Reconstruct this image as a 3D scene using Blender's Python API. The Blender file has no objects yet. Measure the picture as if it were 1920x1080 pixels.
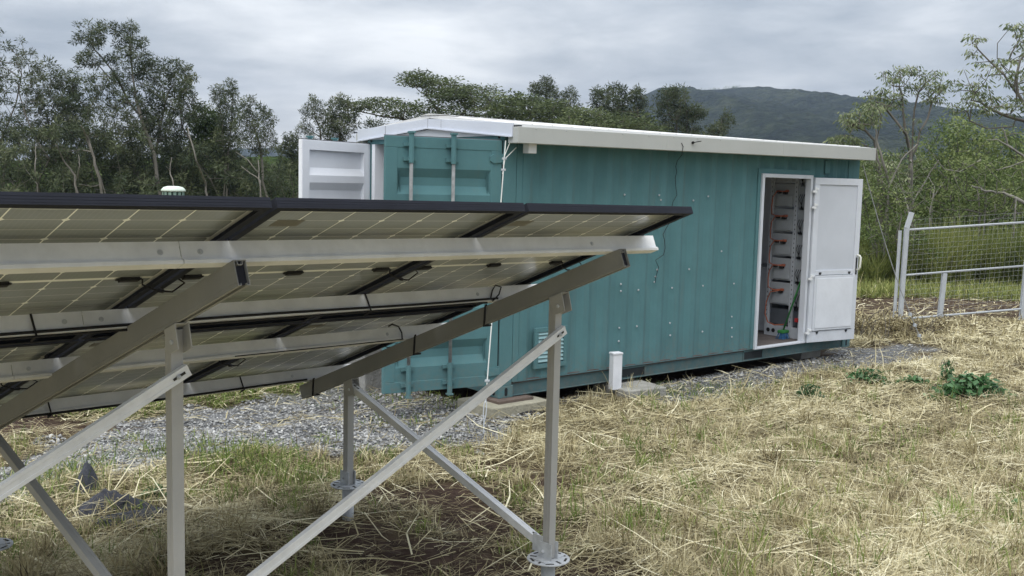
import bpy, math, random
import numpy as np
from mathutils import Vector, Matrix
random.seed(7); rng = np.random.default_rng(7)
S = bpy.context.scene
COL = S.collection
R = math.radians

# ------------------------------------------------------------------ camera
CAMZ = 2.2
FPX, PITCH, ROLL = 1907.08, 0.10268661, 0.02376643
_f = np.array([0, math.cos(PITCH), -math.sin(PITCH)]); _r = np.array([1., 0, 0]); _u = np.cross(_r, _f)
CA = math.cos(ROLL)*_r + math.sin(ROLL)*_u; CB = -math.sin(ROLL)*_r + math.cos(ROLL)*_u; CC = _f
cam = bpy.data.cameras.new('camera'); camo = bpy.data.objects.new('camera', cam); COL.objects.link(camo)
camo.matrix_world = Matrix(((CA[0], CB[0], -CC[0], 0), (CA[1], CB[1], -CC[1], 0), (CA[2], CB[2], -CC[2], CAMZ), (0, 0, 0, 1)))
cam.sensor_width = 36; cam.lens = FPX/1920*36; cam.clip_end = 6000; cam.clip_start = .05
S.camera = camo
def ray(px, py):
    return (px-960)/FPX*CA + (540-py)/FPX*CB + CC
def gpt(px, py, z=0.):                     # image point -> point on level ground
    d = ray(px, py); t = (z-CAMZ)/d[2]; return np.array([d[0]*t, d[1]*t, z])
def dpt(px, py, dist):                     # image point -> point at a given distance along y
    d = ray(px, py); t = dist/d[1]; return np.array([d[0]*t, dist, CAMZ+d[2]*t])

# ------------------------------------------------------------------ world, sun, exposure
SUN_EL, SUN_AZ = R(62), R(200)            # azimuth clockwise from +Y
w = bpy.data.worlds.new('World'); S.world = w; w.use_nodes = True
nt = w.node_tree; N = nt.nodes; L = nt.links; N.clear()
out = N.new('ShaderNodeOutputWorld'); bg = N.new('ShaderNodeBackground'); L.new(bg.outputs[0], out.inputs[0])
bg.inputs[1].default_value = .12
sky = N.new('ShaderNodeTexSky'); sky.sky_type = 'NISHITA'; sky.sun_disc = False; sky.sun_elevation = SUN_EL; sky.sun_rotation = SUN_AZ
sky.dust_density = 2
tc = N.new('ShaderNodeTexCoord'); sep = N.new('ShaderNodeSeparateXYZ'); L.new(tc.outputs['Generated'], sep.inputs[0])
def mth(op, a, b=None, c=None, nt=nt):
    m = nt.nodes.new('ShaderNodeMath'); m.operation = op
    for i, v in enumerate((a, b, c)):
        if v is None: continue
        if isinstance(v, (int, float)): m.inputs[i].default_value = v
        else: nt.links.new(v, m.inputs[i])
    return m.outputs[0]
zc = mth('ADD', mth('MAXIMUM', sep.outputs[2], 0.0), .16)
cmb = N.new('ShaderNodeCombineXYZ')
L.new(mth('DIVIDE', sep.outputs[0], zc), cmb.inputs[0]); L.new(mth('DIVIDE', sep.outputs[1], zc), cmb.inputs[1])
def wnoise(scale, loc, detail=6, rough=.55, dist=.3):
    mp = N.new('ShaderNodeMapping'); mp.inputs['Location'].default_value = loc; L.new(cmb.outputs[0], mp.inputs[0])
    n = N.new('ShaderNodeTexNoise'); n.inputs['Scale'].default_value = scale; n.inputs['Detail'].default_value = detail
    n.inputs['Roughness'].default_value = rough; n.inputs['Distortion'].default_value = dist; L.new(mp.outputs[0], n.inputs[0]); return n.outputs[0]
n1 = wnoise(.75, (5.2, 0.3, 2), 6, .52, .25); n2 = wnoise(2.0, (9.2, 1.3, 4), 7, .58, .3)
# a thinner, brighter part of the overcast low in the sky ahead
gz = mth('POWER', mth('DIVIDE', mth('SUBTRACT', sep.outputs[2], .125), .055), 2.0); gxx = mth('POWER', mth('DIVIDE', mth('ADD', sep.outputs[0], .17), .24), 2.0)
thin = mth('EXPONENT', mth('MULTIPLY', mth('ADD', gz, gxx), -1.0))
nn = mth('ADD', mth('ADD', mth('MULTIPLY', n1, .66), mth('MULTIPLY', n2, .34)), mth('MULTIPLY', thin, .075))
cr = N.new('ShaderNodeValToRGB'); L.new(nn, cr.inputs[0])
e = cr.color_ramp.elements
e[0].position = .44; e[0].color = (2.0, 2.2, 2.44, 1)
e[1].position = .68; e[1].color = (4.9, 4.98, 5.02, 1)
e2 = cr.color_ramp.elements.new(.53); e2.color = (2.9, 3.07, 3.26, 1)
mx = N.new('ShaderNodeMix'); mx.data_type = 'RGBA'; mx.inputs['Factor'].default_value = .93
L.new(sky.outputs[0], mx.inputs['A']); L.new(cr.outputs[0], mx.inputs['B'])
vm = N.new('ShaderNodeVectorMath'); vm.operation = 'SCALE'; L.new(mx.outputs['Result'], vm.inputs[0]); L.new(mth('ADD', mth('MULTIPLY', mth('MAXIMUM', sep.outputs[2], 0.0), 1.9), .80), vm.inputs['Scale'])
L.new(vm.outputs[0], bg.inputs[0])
sl = bpy.data.lights.new('sun', 'SUN'); sl.energy = 1.6; sl.angle = R(50); sl.color = (1, .96, .9)
so = bpy.data.objects.new('sun', sl); COL.objects.link(so)
sd = Vector((math.sin(SUN_AZ)*math.cos(SUN_EL), math.cos(SUN_AZ)*math.cos(SUN_EL), math.sin(SUN_EL)))
so.rotation_euler = sd.to_track_quat('Z', 'Y').to_euler(); so.location = sd*40
S.view_settings.view_transform = 'Standard'; S.view_settings.look = 'None'; S.view_settings.gamma = 1
S.view_settings.exposure = 0.82
S.render.engine = 'CYCLES'
S.cycles.max_bounces = 6; S.cycles.transparent_max_bounces = 8; S.cycles.volume_bounces = 0

# ------------------------------------------------------------------ materials
MATS = {}
def mat(name, col, rough=.6, metal=0., var=.12, vscale=3., bump=0., bscale=40., spec=.5, col2=None, coords='Object', detail=5):
    if name in MATS: return MATS[name]
    m = bpy.data.materials.new(name); m.use_nodes = True; t = m.node_tree; b = t.nodes['Principled BSDF']
    b.inputs['Roughness'].default_value = rough; b.inputs['Metallic'].default_value = metal
    b.inputs['Specular IOR Level'].default_value = spec
    c = t.nodes.new('ShaderNodeTexCoord'); n = t.nodes.new('ShaderNodeTexNoise')
    n.inputs['Scale'].default_value = vscale; n.inputs['Detail'].default_value = detail; n.inputs['Roughness'].default_value = .65
    t.links.new(c.outputs[coords], n.inputs[0])
    r = t.nodes.new('ShaderNodeValToRGB'); t.links.new(n.outputs[0], r.inputs[0])
    c2 = col2 or tuple(min(1, x*(1+var)) for x in col); c1 = tuple(x*(1-var) for x in col) if not col2 else col
    r.color_ramp.elements[0].position = .3; r.color_ramp.elements[1].position = .72
    r.color_ramp.elements[0].color = (*c1, 1); r.color_ramp.elements[1].color = (*c2, 1)
    t.links.new(r.outputs[0], b.inputs['Base Color'])
    rr = mth('ADD', mth('MULTIPLY', mth('SUBTRACT', n.outputs[0], .5), .35), rough, nt=t)
    t.links.new(rr, b.inputs['Roughness'])
    if bump:
        n2 = t.nodes.new('ShaderNodeTexNoise'); n2.inputs['Scale'].default_value = bscale; n2.inputs['Detail'].default_value = 4
        t.links.new(c.outputs[coords], n2.inputs[0])
        bp = t.nodes.new('ShaderNodeBump'); bp.inputs['Strength'].default_value = bump; bp.inputs['Distance'].default_value = .02
        t.links.new(n2.outputs[0], bp.inputs['Height']); t.links.new(bp.outputs[0], b.inputs['Normal'])
    MATS[name] = m; return m
teal = mat('teal_paint', (.075, .177, .193), .42, 0, .13, 1.6, .08, 9)
teal_rail = mat('teal_rail_paint', (.06, .12, .13), .5, 0, .2, 2.5, .1, 20)
white = mat('white_paint', (.55, .58, .63), .4, 0, .08, 2.4, .03, 15)
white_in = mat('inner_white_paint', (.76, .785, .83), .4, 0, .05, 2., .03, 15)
bar_m = mat('locking_bar_steel', (.30, .315, .32), .45, .6, .25, 16., .05, 50)
roofw = mat('roof_white', (.63, .635, .63), .42, 0, .05, 1.5, .03, 10)
gut = mat('gutter_cream', (.41, .425, .41), .42, 0, .05, 1.2)
alu = mat('mill_aluminium', (.70, .71, .72), .40, .55, .10, 6., .03, 60)
raft_m = mat('rafter_aluminium', (.30, .305, .30), .48, .5, .08, 3., .02, 60)
alu_b = mat('anodised_aluminium', (.44, .44, .43), .46, .5, .08, 3., .02, 60)
galv = mat('galvanised_steel', (.50, .52, .54), .5, .4, .22, 14., .05, 50)
galv_l = mat('painted_galvanised', (.46, .49, .52), .5, .3, .08, 8.)
blackf = mat('black_anodised', (.018, .021, .032), .4, .4, .15, 5.)
plastic_b = mat('black_plastic', (.012, .012, .014), .45, 0, .2, 9.)
conc = mat('concrete', (.30, .295, .27), .9, 0, .25, 7., .5, 45)
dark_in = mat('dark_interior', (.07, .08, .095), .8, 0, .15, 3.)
rackm = mat('rack_grey', (.46, .49, .53), .5, .1, .1, 6.)
modm = mat('battery_grey', (.34, .365, .39), .5, 0, .08, 9.)
orange = mat('orange_cable_sheath', (.36, .11, .06), .5)
floorm = mat('ply_floor', (.10, .085, .08), .7, 0, .3, 6., .1, 30)
greenp = mat('green_plastic', (.025, .17, .04), .45); bluep = mat('blue_plastic', (.03, .11, .24), .5)
mint = mat('mint_green_paint', (.56, .64, .56), .5)
wire = mat('steel_wire', (.52, .53, .54), .4, .7)
fabric = mat('weed_fabric', (.045, .05, .062), .75, 0, .3, 8., .3, 60)
rope_m = mat('white_rope', (.6, .62, .6), .7)
bark_pale = mat('bark_pale', (.15, .138, .12), .9, 0, .35, 2.5, .4, 9.)
bark_dark = mat('bark_dark', (.10, .09, .075), .9, 0, .35, 2.5, .4, 9.)
timber = mat('packer_timber', (.12, .09, .075), .85, 0, .3, 8.)
soil_m = mat('root_soil', (.035, .025, .02), .95, 0, .3, 20., .6, 50)

def grime(m, h0, h1, amt, col=(.17, .13, .095)):
    t = m.node_tree; b = t.nodes['Principled BSDF']; src = b.inputs['Base Color'].links[0].from_socket
    tc = t.nodes.new('ShaderNodeTexCoord'); sp = t.nodes.new('ShaderNodeSeparateXYZ'); t.links.new(tc.outputs['Object'], sp.inputs[0])
    mp = t.nodes.new('ShaderNodeMapping'); mp.inputs['Scale'].default_value = (9, 9, .9); t.links.new(tc.outputs['Object'], mp.inputs[0])
    n = t.nodes.new('ShaderNodeTexNoise'); n.inputs['Scale'].default_value = 1; n.inputs['Detail'].default_value = 6; n.inputs['Roughness'].default_value = .7; t.links.new(mp.outputs[0], n.inputs[0])
    n2 = t.nodes.new('ShaderNodeTexNoise'); n2.inputs['Scale'].default_value = 26; n2.inputs['Detail'].default_value = 6; t.links.new(tc.outputs['Object'], n2.inputs[0])
    lo = t.nodes.new('ShaderNodeMapRange'); lo.inputs['From Min'].default_value = h1; lo.inputs['From Max'].default_value = h0; t.links.new(sp.outputs[2], lo.inputs['Value'])
    low = mth('MULTIPLY', mth('MULTIPLY', lo.outputs[0], lo.outputs[0], nt=t), mth('MULTIPLY', mth('MAXIMUM', mth('SUBTRACT', n2.outputs[0], .38, nt=t), 0., nt=t), 4., nt=t), nt=t)
    st = mth('MULTIPLY', mth('MAXIMUM', mth('SUBTRACT', n.outputs[0], .55, nt=t), 0., nt=t), .9, nt=t)
    f = mth('MINIMUM', mth('ADD', mth('MULTIPLY', low, amt, nt=t), st, nt=t), .6, nt=t)
    q = t.nodes.new('ShaderNodeMix'); q.data_type = 'RGBA'; t.links.new(f, q.inputs['Factor']); t.links.new(src, q.inputs['A']); q.inputs['B'].default_value = (*col, 1)
    t.links.new(q.outputs['Result'], b.inputs['Base Color'])
grime(teal, .12, .55, .35); grime(teal_rail, -.1, .35, .6); grime(white, .1, .6, .12, (.34, .32, .28)); grime(gut, 0, .1, .0, (.30, .30, .28)); grime(roofw, 0, .1, 0, (.42, .41, .38))
def tint_mat(name, stops, rough=.7, transl=.3, spec=.25):
    m = bpy.data.materials.new(name); m.use_nodes = True; t = m.node_tree; b = t.nodes['Principled BSDF']
    a = t.nodes.new('ShaderNodeAttribute'); a.attribute_name = 'tint'
    r = t.nodes.new('ShaderNodeValToRGB'); t.links.new(a.outputs['Fac'], r.inputs[0]); el = r.color_ramp.elements
    el[0].position = 0; el[0].color = (*stops[0], 1); el[1].position = 1; el[1].color = (*stops[-1], 1)
    for i, c in enumerate(stops[1:-1]):
        x = el.new((i+1)/(len(stops)-1)); x.color = (*c, 1)
    t.links.new(r.outputs[0], b.inputs['Base Color']); b.inputs['Roughness'].default_value = rough; b.inputs['Specular IOR Level'].default_value = spec
    if transl:
        tr = t.nodes.new('ShaderNodeBsdfTranslucent'); t.links.new(r.outputs[0], tr.inputs[0])
        ms = t.nodes.new('ShaderNodeMixShader'); ms.inputs[0].default_value = transl
        t.links.new(b.outputs[0], ms.inputs[1]); t.links.new(tr.outputs[0], ms.inputs[2]); t.links.new(ms.outputs[0], t.nodes['Material Output'].inputs[0])
    MATS[name] = m; return m
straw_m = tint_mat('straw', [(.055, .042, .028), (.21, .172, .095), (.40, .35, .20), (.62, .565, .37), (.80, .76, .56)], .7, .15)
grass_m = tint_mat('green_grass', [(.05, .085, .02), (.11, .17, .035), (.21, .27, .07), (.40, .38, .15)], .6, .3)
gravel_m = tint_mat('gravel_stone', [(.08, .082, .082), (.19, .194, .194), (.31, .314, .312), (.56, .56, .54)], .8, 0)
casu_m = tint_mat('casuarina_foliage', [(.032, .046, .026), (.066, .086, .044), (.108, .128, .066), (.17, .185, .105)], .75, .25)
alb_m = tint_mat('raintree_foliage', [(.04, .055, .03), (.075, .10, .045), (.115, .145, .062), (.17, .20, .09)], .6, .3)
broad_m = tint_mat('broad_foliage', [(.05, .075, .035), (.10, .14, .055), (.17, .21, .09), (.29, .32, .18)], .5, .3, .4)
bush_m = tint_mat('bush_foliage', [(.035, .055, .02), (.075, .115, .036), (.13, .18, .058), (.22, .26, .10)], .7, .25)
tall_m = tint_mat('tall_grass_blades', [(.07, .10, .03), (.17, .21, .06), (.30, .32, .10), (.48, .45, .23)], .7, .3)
weed_m = tint_mat('wilted_leaves', [(.03, .075, .03), (.06, .15, .05), (.13, .25, .11), (.34, .45, .30)], .5, .3, .4)

# solar cell laminate seen from below
def laminate_mat():
    m = bpy.data.materials.new('laminate_back'); m.use_nodes = True; t = m.node_tree; b = t.nodes['Principled BSDF']
    tc = t.nodes.new('ShaderNodeTexCoord'); sp = t.nodes.new('ShaderNodeSeparateXYZ'); t.links.new(tc.outputs['Object'], sp.inputs[0])
    M = lambda op, a, b=None, c=None: mth(op, a, b, c, nt=t)
    cw, rh = (PW-.044)/6, (PL-.07)/18
    def cell(co, off, size):
        x = M('DIVIDE', M('SUBTRACT', co, off), size); fr = M('FRACT', x)
        return M('MULTIPLY', M('MINIMUM', fr, M('SUBTRACT', 1, fr)), size)
    dx = cell(sp.outputs[0], .022, cw)
    y = sp.outputs[1]
    half = M('GREATER_THAN', y, PL/2)
    y2 = M('SUBTRACT', y, M('ADD', .022, M('MULTIPLY', half, .026)))
    dy = cell(y2, 0, rh)
    dy2 = cell(y2, 0, rh*2)
    lx = M('LESS_THAN', dx, .0024); ly = M('LESS_THAN', dy, .0018)
    dia = M('LESS_THAN', M('ADD', dx, dy2), .014)
    mid = M('LESS_THAN', M('ABSOLUTE', M('SUBTRACT', y, PL/2)), .010)
    edge = M('MAXIMUM', M('MAXIMUM', M('LESS_THAN', sp.outputs[0], .022), M('GREATER_THAN', sp.outputs[0], PW-.022)),
             M('MAXIMUM', M('LESS_THAN', y, .02), M('GREATER_THAN', y, PL-.02)))
    full = M('MAXIMUM', M('MAXIMUM', lx, dia), M('MAXIMUM', mid, edge))
    bus = cell(sp.outputs[0], .022, cw/10); 
    line = M('MINIMUM', M('ADD', M('ADD', full, M('MULTIPLY', ly, .42)), M('MULTIPLY', M('LESS_THAN', bus, .0006), .10)), 1)
    nz = t.nodes.new('ShaderNodeTexNoise'); nz.inputs['Scale'].default_value = 1.7; nz.inputs['Detail'].default_value = 4; t.links.new(tc.outputs['Object'], nz.inputs[0])
    cr = t.nodes.new('ShaderNodeValToRGB'); t.links.new(nz.outputs[0], cr.inputs[0])
    cr.color_ramp.elements[0].color = (.225, .25, .262, 1); cr.color_ramp.elements[1].color = (.28, .305, .318, 1)
    mix = t.nodes.new('ShaderNodeMix'); mix.data_type = 'RGBA'; t.links.new(line, mix.inputs['Factor']); t.links.new(cr.outputs[0], mix.inputs['A'])
    mix.inputs['B'].default_value = (.92, .94, .90, 1); t.links.new(mix.outputs['Result'], b.inputs['Base Color'])
    b.inputs['Roughness'].default_value = .22; b.inputs['Specular IOR Level'].default_value = .5
    return m
PW, PL = 1.134, 1.64
lam_m = laminate_mat()
glass_front = mat('panel_glass_front', (.012, .016, .03), .12, 0, .1, 2., spec=.6)

# ------------------------------------------------------------------ mesh helpers
class MB:
    def __init__(s): s.v = []; s.f = []
    def add(s, vs, fs, M=None):
        o = len(s.v)
        for p in vs:
            p = Vector(p); s.v.append(tuple(M @ p) if M is not None else tuple(p))
        s.f += [tuple(i+o for i in f) for f in fs]; return s
    def box(s, x0, x1, y0, y1, z0, z1, M=None):
        return s.add([(x0,y0,z0),(x1,y0,z0),(x1,y1,z0),(x0,y1,z0),(x0,y0,z1),(x1,y0,z1),(x1,y1,z1),(x0,y1,z1)],
                     [(0,3,2,1),(4,5,6,7),(0,1,5,4),(1,2,6,5),(2,3,7,6),(3,0,4,7)], M)
    def prism(s, poly, axis, a, b, M=None):   # poly: 2D points in the two remaining axes, extruded along axis
        n = len(poly)
        def P(q, t):
            return {'x': (t, q[0], q[1]), 'y': (q[0], t, q[1]), 'z': (q[0], q[1], t)}[axis]
        vs = [P(q, a) for q in poly]+[P(q, b) for q in poly]
        fs = [tuple(range(n))[::-1], tuple(range(n, 2*n))]+[(i, (i+1) % n, n+(i+1) % n, n+i) for i in range(n)]
        return s.add(vs, fs, M)
    def tube(s, pts, rad, seg=6, cap=True, M=None):
        pts = [Vector(p) for p in pts]; n = len(pts); rs = rad if isinstance(rad, (list, tuple)) else [rad]*n
        o = []; prev = None
        for i, p in enumerate(pts):
            t = (pts[min(i+1, n-1)]-pts[max(i-1, 0)]).normalized()
            if prev is None: a = t.orthogonal().normalized()
            else:
                a = (prev - t*prev.dot(t)); a = a.normalized() if a.length > 1e-6 else t.orthogonal().normalized()
            prev = a; b = t.cross(a)
            for k in range(seg):
                an = 2*math.pi*k/seg; o.append(p+(a*math.cos(an)+b*math.sin(an))*rs[i])
        fs = [(i*seg+k, i*seg+(k+1) % seg, (i+1)*seg+(k+1) % seg, (i+1)*seg+k) for i in range(n-1) for k in range(seg)]
        if cap: fs += [tuple(range(seg))[::-1], tuple((n-1)*seg+k for k in range(seg))]
        return s.add(o, fs, M)
    def lathe(s, prof, seg=20, M=None):      # prof: (r, z)
        o = [(r*math.cos(2*math.pi*k/seg), r*math.sin(2*math.pi*k/seg), z) for r, z in prof for k in range(seg)]
        fs = [(i*seg+k, i*seg+(k+1) % seg, (i+1)*seg+(k+1) % seg, (i+1)*seg+k) for i in range(len(prof)-1) for k in range(seg)]
        fs += [tuple(range(seg))[::-1], tuple((len(prof)-1)*seg+k for k in range(seg))]
        return s.add(o, fs, M)
    def build(s, name, m, parent=None, bevel=0., smooth=False):
        me = bpy.data.meshes.new(name); me.from_pydata(s.v, [], s.f); me.update()
        me.materials.append(m)
        if smooth:
            for p in me.polygons: p.use_smooth = True
        o = bpy.data.objects.new(name, me); COL.objects.link(o)
        if parent is not None: o.parent = parent
        if bevel:
            b = o.modifiers.new('bevel', 'BEVEL'); b.width = bevel; b.segments = 2; b.limit_method = 'ANGLE'
            me.shade_smooth() if hasattr(me, 'shade_smooth') else None
            for p in me.polygons: p.use_smooth = False
        return o
def tag(o, label=None, cat=None, group=None, kind=None):
    if label: o['label'] = label
    if cat: o['category'] = cat
    if group: o['group'] = group
    if kind: o['kind'] = kind
    return o
def empty(name, loc=(0, 0, 0), rz=0, M=None, label=None, cat=None, group=None):
    o = bpy.data.objects.new(name, None); COL.objects.link(o); o.empty_display_size = .2
    if M is not None: o.matrix_world = M
    else: o.location = loc; o.rotation_euler = (0, 0, rz)
    return tag(o, label, cat, group)
def quad_mesh(name, V, tint, m, parent=None, kind=None, tri=False):
    """V: (n,k,3) separate faces of k corners; tint (n,)"""
    n, k = V.shape[:2]; me = bpy.data.meshes.new(name)
    me.vertices.add(n*k); me.vertices.foreach_set('co', V.reshape(-1).astype(np.float32))
    me.loops.add(n*k); me.loops.foreach_set('vertex_index', np.arange(n*k, dtype=np.int32))
    me.polygons.add(n); me.polygons.foreach_set('loop_start', np.arange(0, n*k, k, dtype=np.int32))
    me.update(calc_edges=True)
    a = me.attributes.new('tint', 'FLOAT', 'FACE'); a.data.foreach_set('value', tint.astype(np.float32))
    me.materials.append(m)
    o = bpy.data.objects.new(name, me); COL.objects.link(o)
    if parent is not None: o.parent = parent
    if kind: o['kind'] = kind
    return o
def indexed_mesh(name, V, F, m, parent=None, tint=None, smooth=False):
    me = bpy.data.meshes.new(name); n, k = F.shape
    me.vertices.add(len(V)); me.vertices.foreach_set('co', V.reshape(-1).astype(np.float32))
    me.loops.add(n*k); me.loops.foreach_set('vertex_index', F.reshape(-1).astype(np.int32))
    me.polygons.add(n); me.polygons.foreach_set('loop_start', np.arange(0, n*k, k, dtype=np.int32))
    me.update(calc_edges=True)
    if tint is not None:
        a = me.attributes.new('tint', 'FLOAT', 'FACE'); a.data.foreach_set('value', tint.astype(np.float32))
    if smooth: me.polygons.foreach_set('use_smooth', np.ones(n, dtype=bool))
    me.materials.append(m); o = bpy.data.objects.new(name, me); COL.objects.link(o)
    if parent is not None: o.parent = parent
    return o

# ------------------------------------------------------------------ ground
def hgt(x, y):
    x = np.asarray(x, float); y = np.asarray(y, float)
    h = .022*np.sin(1.3*x+.7*y)+.018*np.sin(2.1*x-1.7*y+1)+.012*np.sin(4.7*x+3.9*y)+.010*np.sin(5.3*x-6.1*y+2)+.006*np.sin(11*x+3*y)+.006*np.sin(-4*x+13*y)
    h = h*np.clip(1.3-np.hypot(x, y-9)/60, 0, 1)
    lx = (x+.1033)*.7691+(y-9.6605)*.6391; ly = -(x+.1033)*.6391+(y-9.6605)*.7691     # container frame
    ins = np.clip(1-np.maximum(np.maximum(-lx-.4, lx-6.5), np.maximum(-ly-.5, ly-2.9))/.6, 0, 1)
    return h*(1-ins)-.01*ins-.06*smooth(.25, .5, ly)*smooth(2.3, 2.0, ly)*smooth(-.1, .1, lx)*smooth(6.1, 5.9, lx)
def smooth(a, b, x): t = np.clip((x-a)/(b-a), 0, 1); return t*t*(3-2*t)
def in_poly(x, y, poly):
    x = np.asarray(x); y = np.asarray(y); c = np.zeros(x.shape, bool); n = len(poly)
    for i in range(n):
        x1, y1 = poly[i]; x2, y2 = poly[(i+1) % n]
        if y1 == y2: continue
        c ^= ((y1 > y) != (y2 > y)) & (x < (x2-x1)*(y-y1)/(y2-y1)+x1)
    return c
def gpoly(pts): return [tuple(gpt(*p)[:2]) for p in pts]
GRAVEL = [gpoly([(-120, 900), (60, 852), (200, 805), (330, 768), (470, 747), (560, 730), (700, 700), (760, 700), (940, 745), (1020, 770), (900, 838),
                 (760, 832), (640, 848), (450, 842), (270, 885), (120, 915), (-120, 1000)]),
          gpoly([(1190, 742), (1240, 715), (1330, 695), (1590, 650), (1660, 640), (1760, 655), (1740, 682), (1640, 690), (1540, 700), (1450, 722), (1380, 745), (1290, 760)])]
CORE = [GRAVEL[0], GRAVEL[1]]
def gravel_mask(x, y):
    jx = x+.12*np.sin(7*y+3*x)+.07*np.sin(17*x-5*y); jy = y+.12*np.sin(6*x-2*y)+.07*np.sin(15*y+4*x)
    return in_poly(jx, jy, GRAVEL[0]) | in_poly(jx, jy, GRAVEL[1])
def axis_pts(lo, hi, n, c, k):
    t = np.linspace(-1, 1, n); s = np.sinh(t*k)/np.sinh(k); return np.where(s < 0, c+s*(c-lo), c+s*(hi-c))
gx = axis_pts(-1600, 1600, 340, 0, 6.2); gy = axis_pts(-900, 1480, 340, 9, 5.9)
X, Y = np.meshgrid(gx, gy); Z = hgt(X, Y)
V = np.stack([X, Y, Z], -1).reshape(-1, 3); nx_ = len(gx); ny_ = len(gy)
ii, jj = np.meshgrid(np.arange(nx_-1), np.arange(ny_-1)); a0 = (jj*nx_+ii).reshape(-1)
F = np.stack([a0, a0+1, a0+nx_+1, a0+nx_], -1)
def ground_mat():
    m = bpy.data.materials.new('field_ground'); m.use_nodes = True; t = m.node_tree; b = t.nodes['Principled BSDF']; b.inputs['Roughness'].default_value = .95
    b.inputs['Specular IOR Level'].default_value = .1
    tc = t.nodes.new('ShaderNodeTexCoord')
    def nz(sc, d=6, r=.6, dist=0):
        n = t.nodes.new('ShaderNodeTexNoise'); n.inputs['Scale'].default_value = sc; n.inputs['Detail'].default_value = d; n.inputs['Roughness'].default_value = r
        n.inputs['Distortion'].default_value = dist; t.links.new(tc.outputs['Object'], n.inputs[0]); return n.outputs[0]
    def ramp(f, st):
        r = t.nodes.new('ShaderNodeValToRGB'); t.links.new(f, r.inputs[0]); el = r.color_ramp.elements
        el[0].position = st[0][0]; el[0].color = (*st[0][1], 1); el[1].position = st[-1][0]; el[1].color = (*st[-1][1], 1)
        for p, c in st[1:-1]: q = el.new(p); q.color = (*c, 1)
        return r.outputs[0]
    c1 = ramp(nz(1.1), [(.35, (.075, .055, .035)), (.5, (.14, .115, .065)), (.68, (.21, .18, .10))])
    c2 = ramp(nz(38, 5, .8, 1.5), [(.36, (.35, .28, .22)), (.55, (1, 1, 1)), (.7, (1.7, 1.6, 1.45))])
    mm = t.nodes.new('ShaderNodeMix'); mm.data_type = 'RGBA'; mm.blend_type = 'MULTIPLY'; mm.inputs['Factor'].default_value = 1
    t.links.new(c1, mm.inputs['A']); t.links.new(c2, mm.inputs['B'])
    a = t.nodes.new('ShaderNodeAttribute'); a.attribute_name = 'zone'
    sep = t.nodes.new('ShaderNodeSeparateColor'); t.links.new(a.outputs['Color'], sep.inputs[0])
    def mixin(cur, colout, fac):
        q = t.nodes.new('ShaderNodeMix'); q.data_type = 'RGBA'; t.links.new(fac, q.inputs['Factor']); t.links.new(cur, q.inputs['A'])
        if isinstance(colout, tuple): q.inputs['B'].default_value = (*colout, 1)
        else: t.links.new(colout, q.inputs['B'])
        return q.outputs['Result']
    grav = ramp(nz(60, 4, .7), [(.35, (.06, .062, .066)), (.6, (.19, .195, .20))])
    cur = mixin(mm.outputs['Result'], grav, sep.outputs[0])
    dirt_shade = ramp(nz(9, 6, .7), [(.35, (.030, .019, .015)), (.65, (.075, .05, .038))])  # bare soil tone, also used to paint the shade under the container
    cur = mixin(cur, dirt_shade, sep.outputs[1])
    gr = ramp(nz(14, 6, .8), [(.35, (.05, .06, .02)), (.5, (.12, .13, .045)), (.68, (.27, .23, .11))])
    cur = mixin(cur, gr, sep.outputs[2])
    st = ramp(nz(30, 6, .8), [(.35, (.20, .165, .09)), (.5, (.36, .31, .18)), (.68, (.5, .44, .27))])
    cur = mixin(cur, st, a.outputs['Alpha'])
    t.links.new(cur, b.inputs['Base Color'])
    bp = t.nodes.new('ShaderNodeBump'); bp.inputs['Strength'].default_value = .8; bp.inputs['Distance'].default_value = .02
    t.links.new(nz(45, 5, .75), bp.inputs['Height']); t.links.new(bp.outputs[0], b.inputs['Normal'])
    return m
ground = indexed_mesh('ground', V, F, ground_mat(), smooth=True); tag(ground, kind='structure')
DIRT = [(*gpt(800, 930)[:2], .75, .4), (*gpt(740, 1040)[:2], .6, .5), (*gpt(1010, 1075)[:2], .7, .45), (*gpt(1000, 905)[:2], .35, .2), (*gpt(900, 985)[:2], .6, .3), (*gpt(450, 1075)[:2], .5, .3),
        (*gpt(40, 800)[:2], .9, .35), (*gpt(640, 1010)[:2], .5, .3), (*gpt(880, 1060)[:2], .55, .35), (*gpt(930, 880)[:2], .4, .22)]
def smooth(a, b, x): t = np.clip((x-a)/(b-a), 0, 1); return t*t*(3-2*t)
def dirt_shade_mask(x, y):
    d = np.zeros(np.shape(x))
    wob = .12*np.sin(9*x+2*y)+.1*np.sin(-5*x+11*y)
    for cx, cy, rx, ry in DIRT:
        d = np.maximum(d, smooth(1.35, .55, np.sqrt(((x-cx)/rx)**2+((y-cy)/ry)**2)+wob))
    band = smooth(1.0, .6, np.abs(y-(19.9+.12*(x-8)))/2.6+.25*wob*2) * smooth(2, 4, x)
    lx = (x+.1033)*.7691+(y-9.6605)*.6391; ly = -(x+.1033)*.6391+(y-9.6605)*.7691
    shade_under = smooth(-.02, .12, ly)*smooth(2.5, 2.4, ly)*smooth(-.1, .05, lx)*smooth(6.1, 6.0, lx)  # dark soil colour stands in for the deep shade under the container
    return np.maximum(np.maximum(d, band*.85), shade_under)
gm = gravel_mask(V[:, 0], V[:, 1]).astype(float)*(dirt_shade_mask(V[:, 0], V[:, 1]) < .9); dm = dirt_shade_mask(V[:, 0], V[:, 1])
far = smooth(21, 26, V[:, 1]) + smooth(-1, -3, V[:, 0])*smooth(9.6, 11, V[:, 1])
ca = ground.data.color_attributes.new('zone', 'FLOAT_COLOR', 'POINT')
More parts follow.
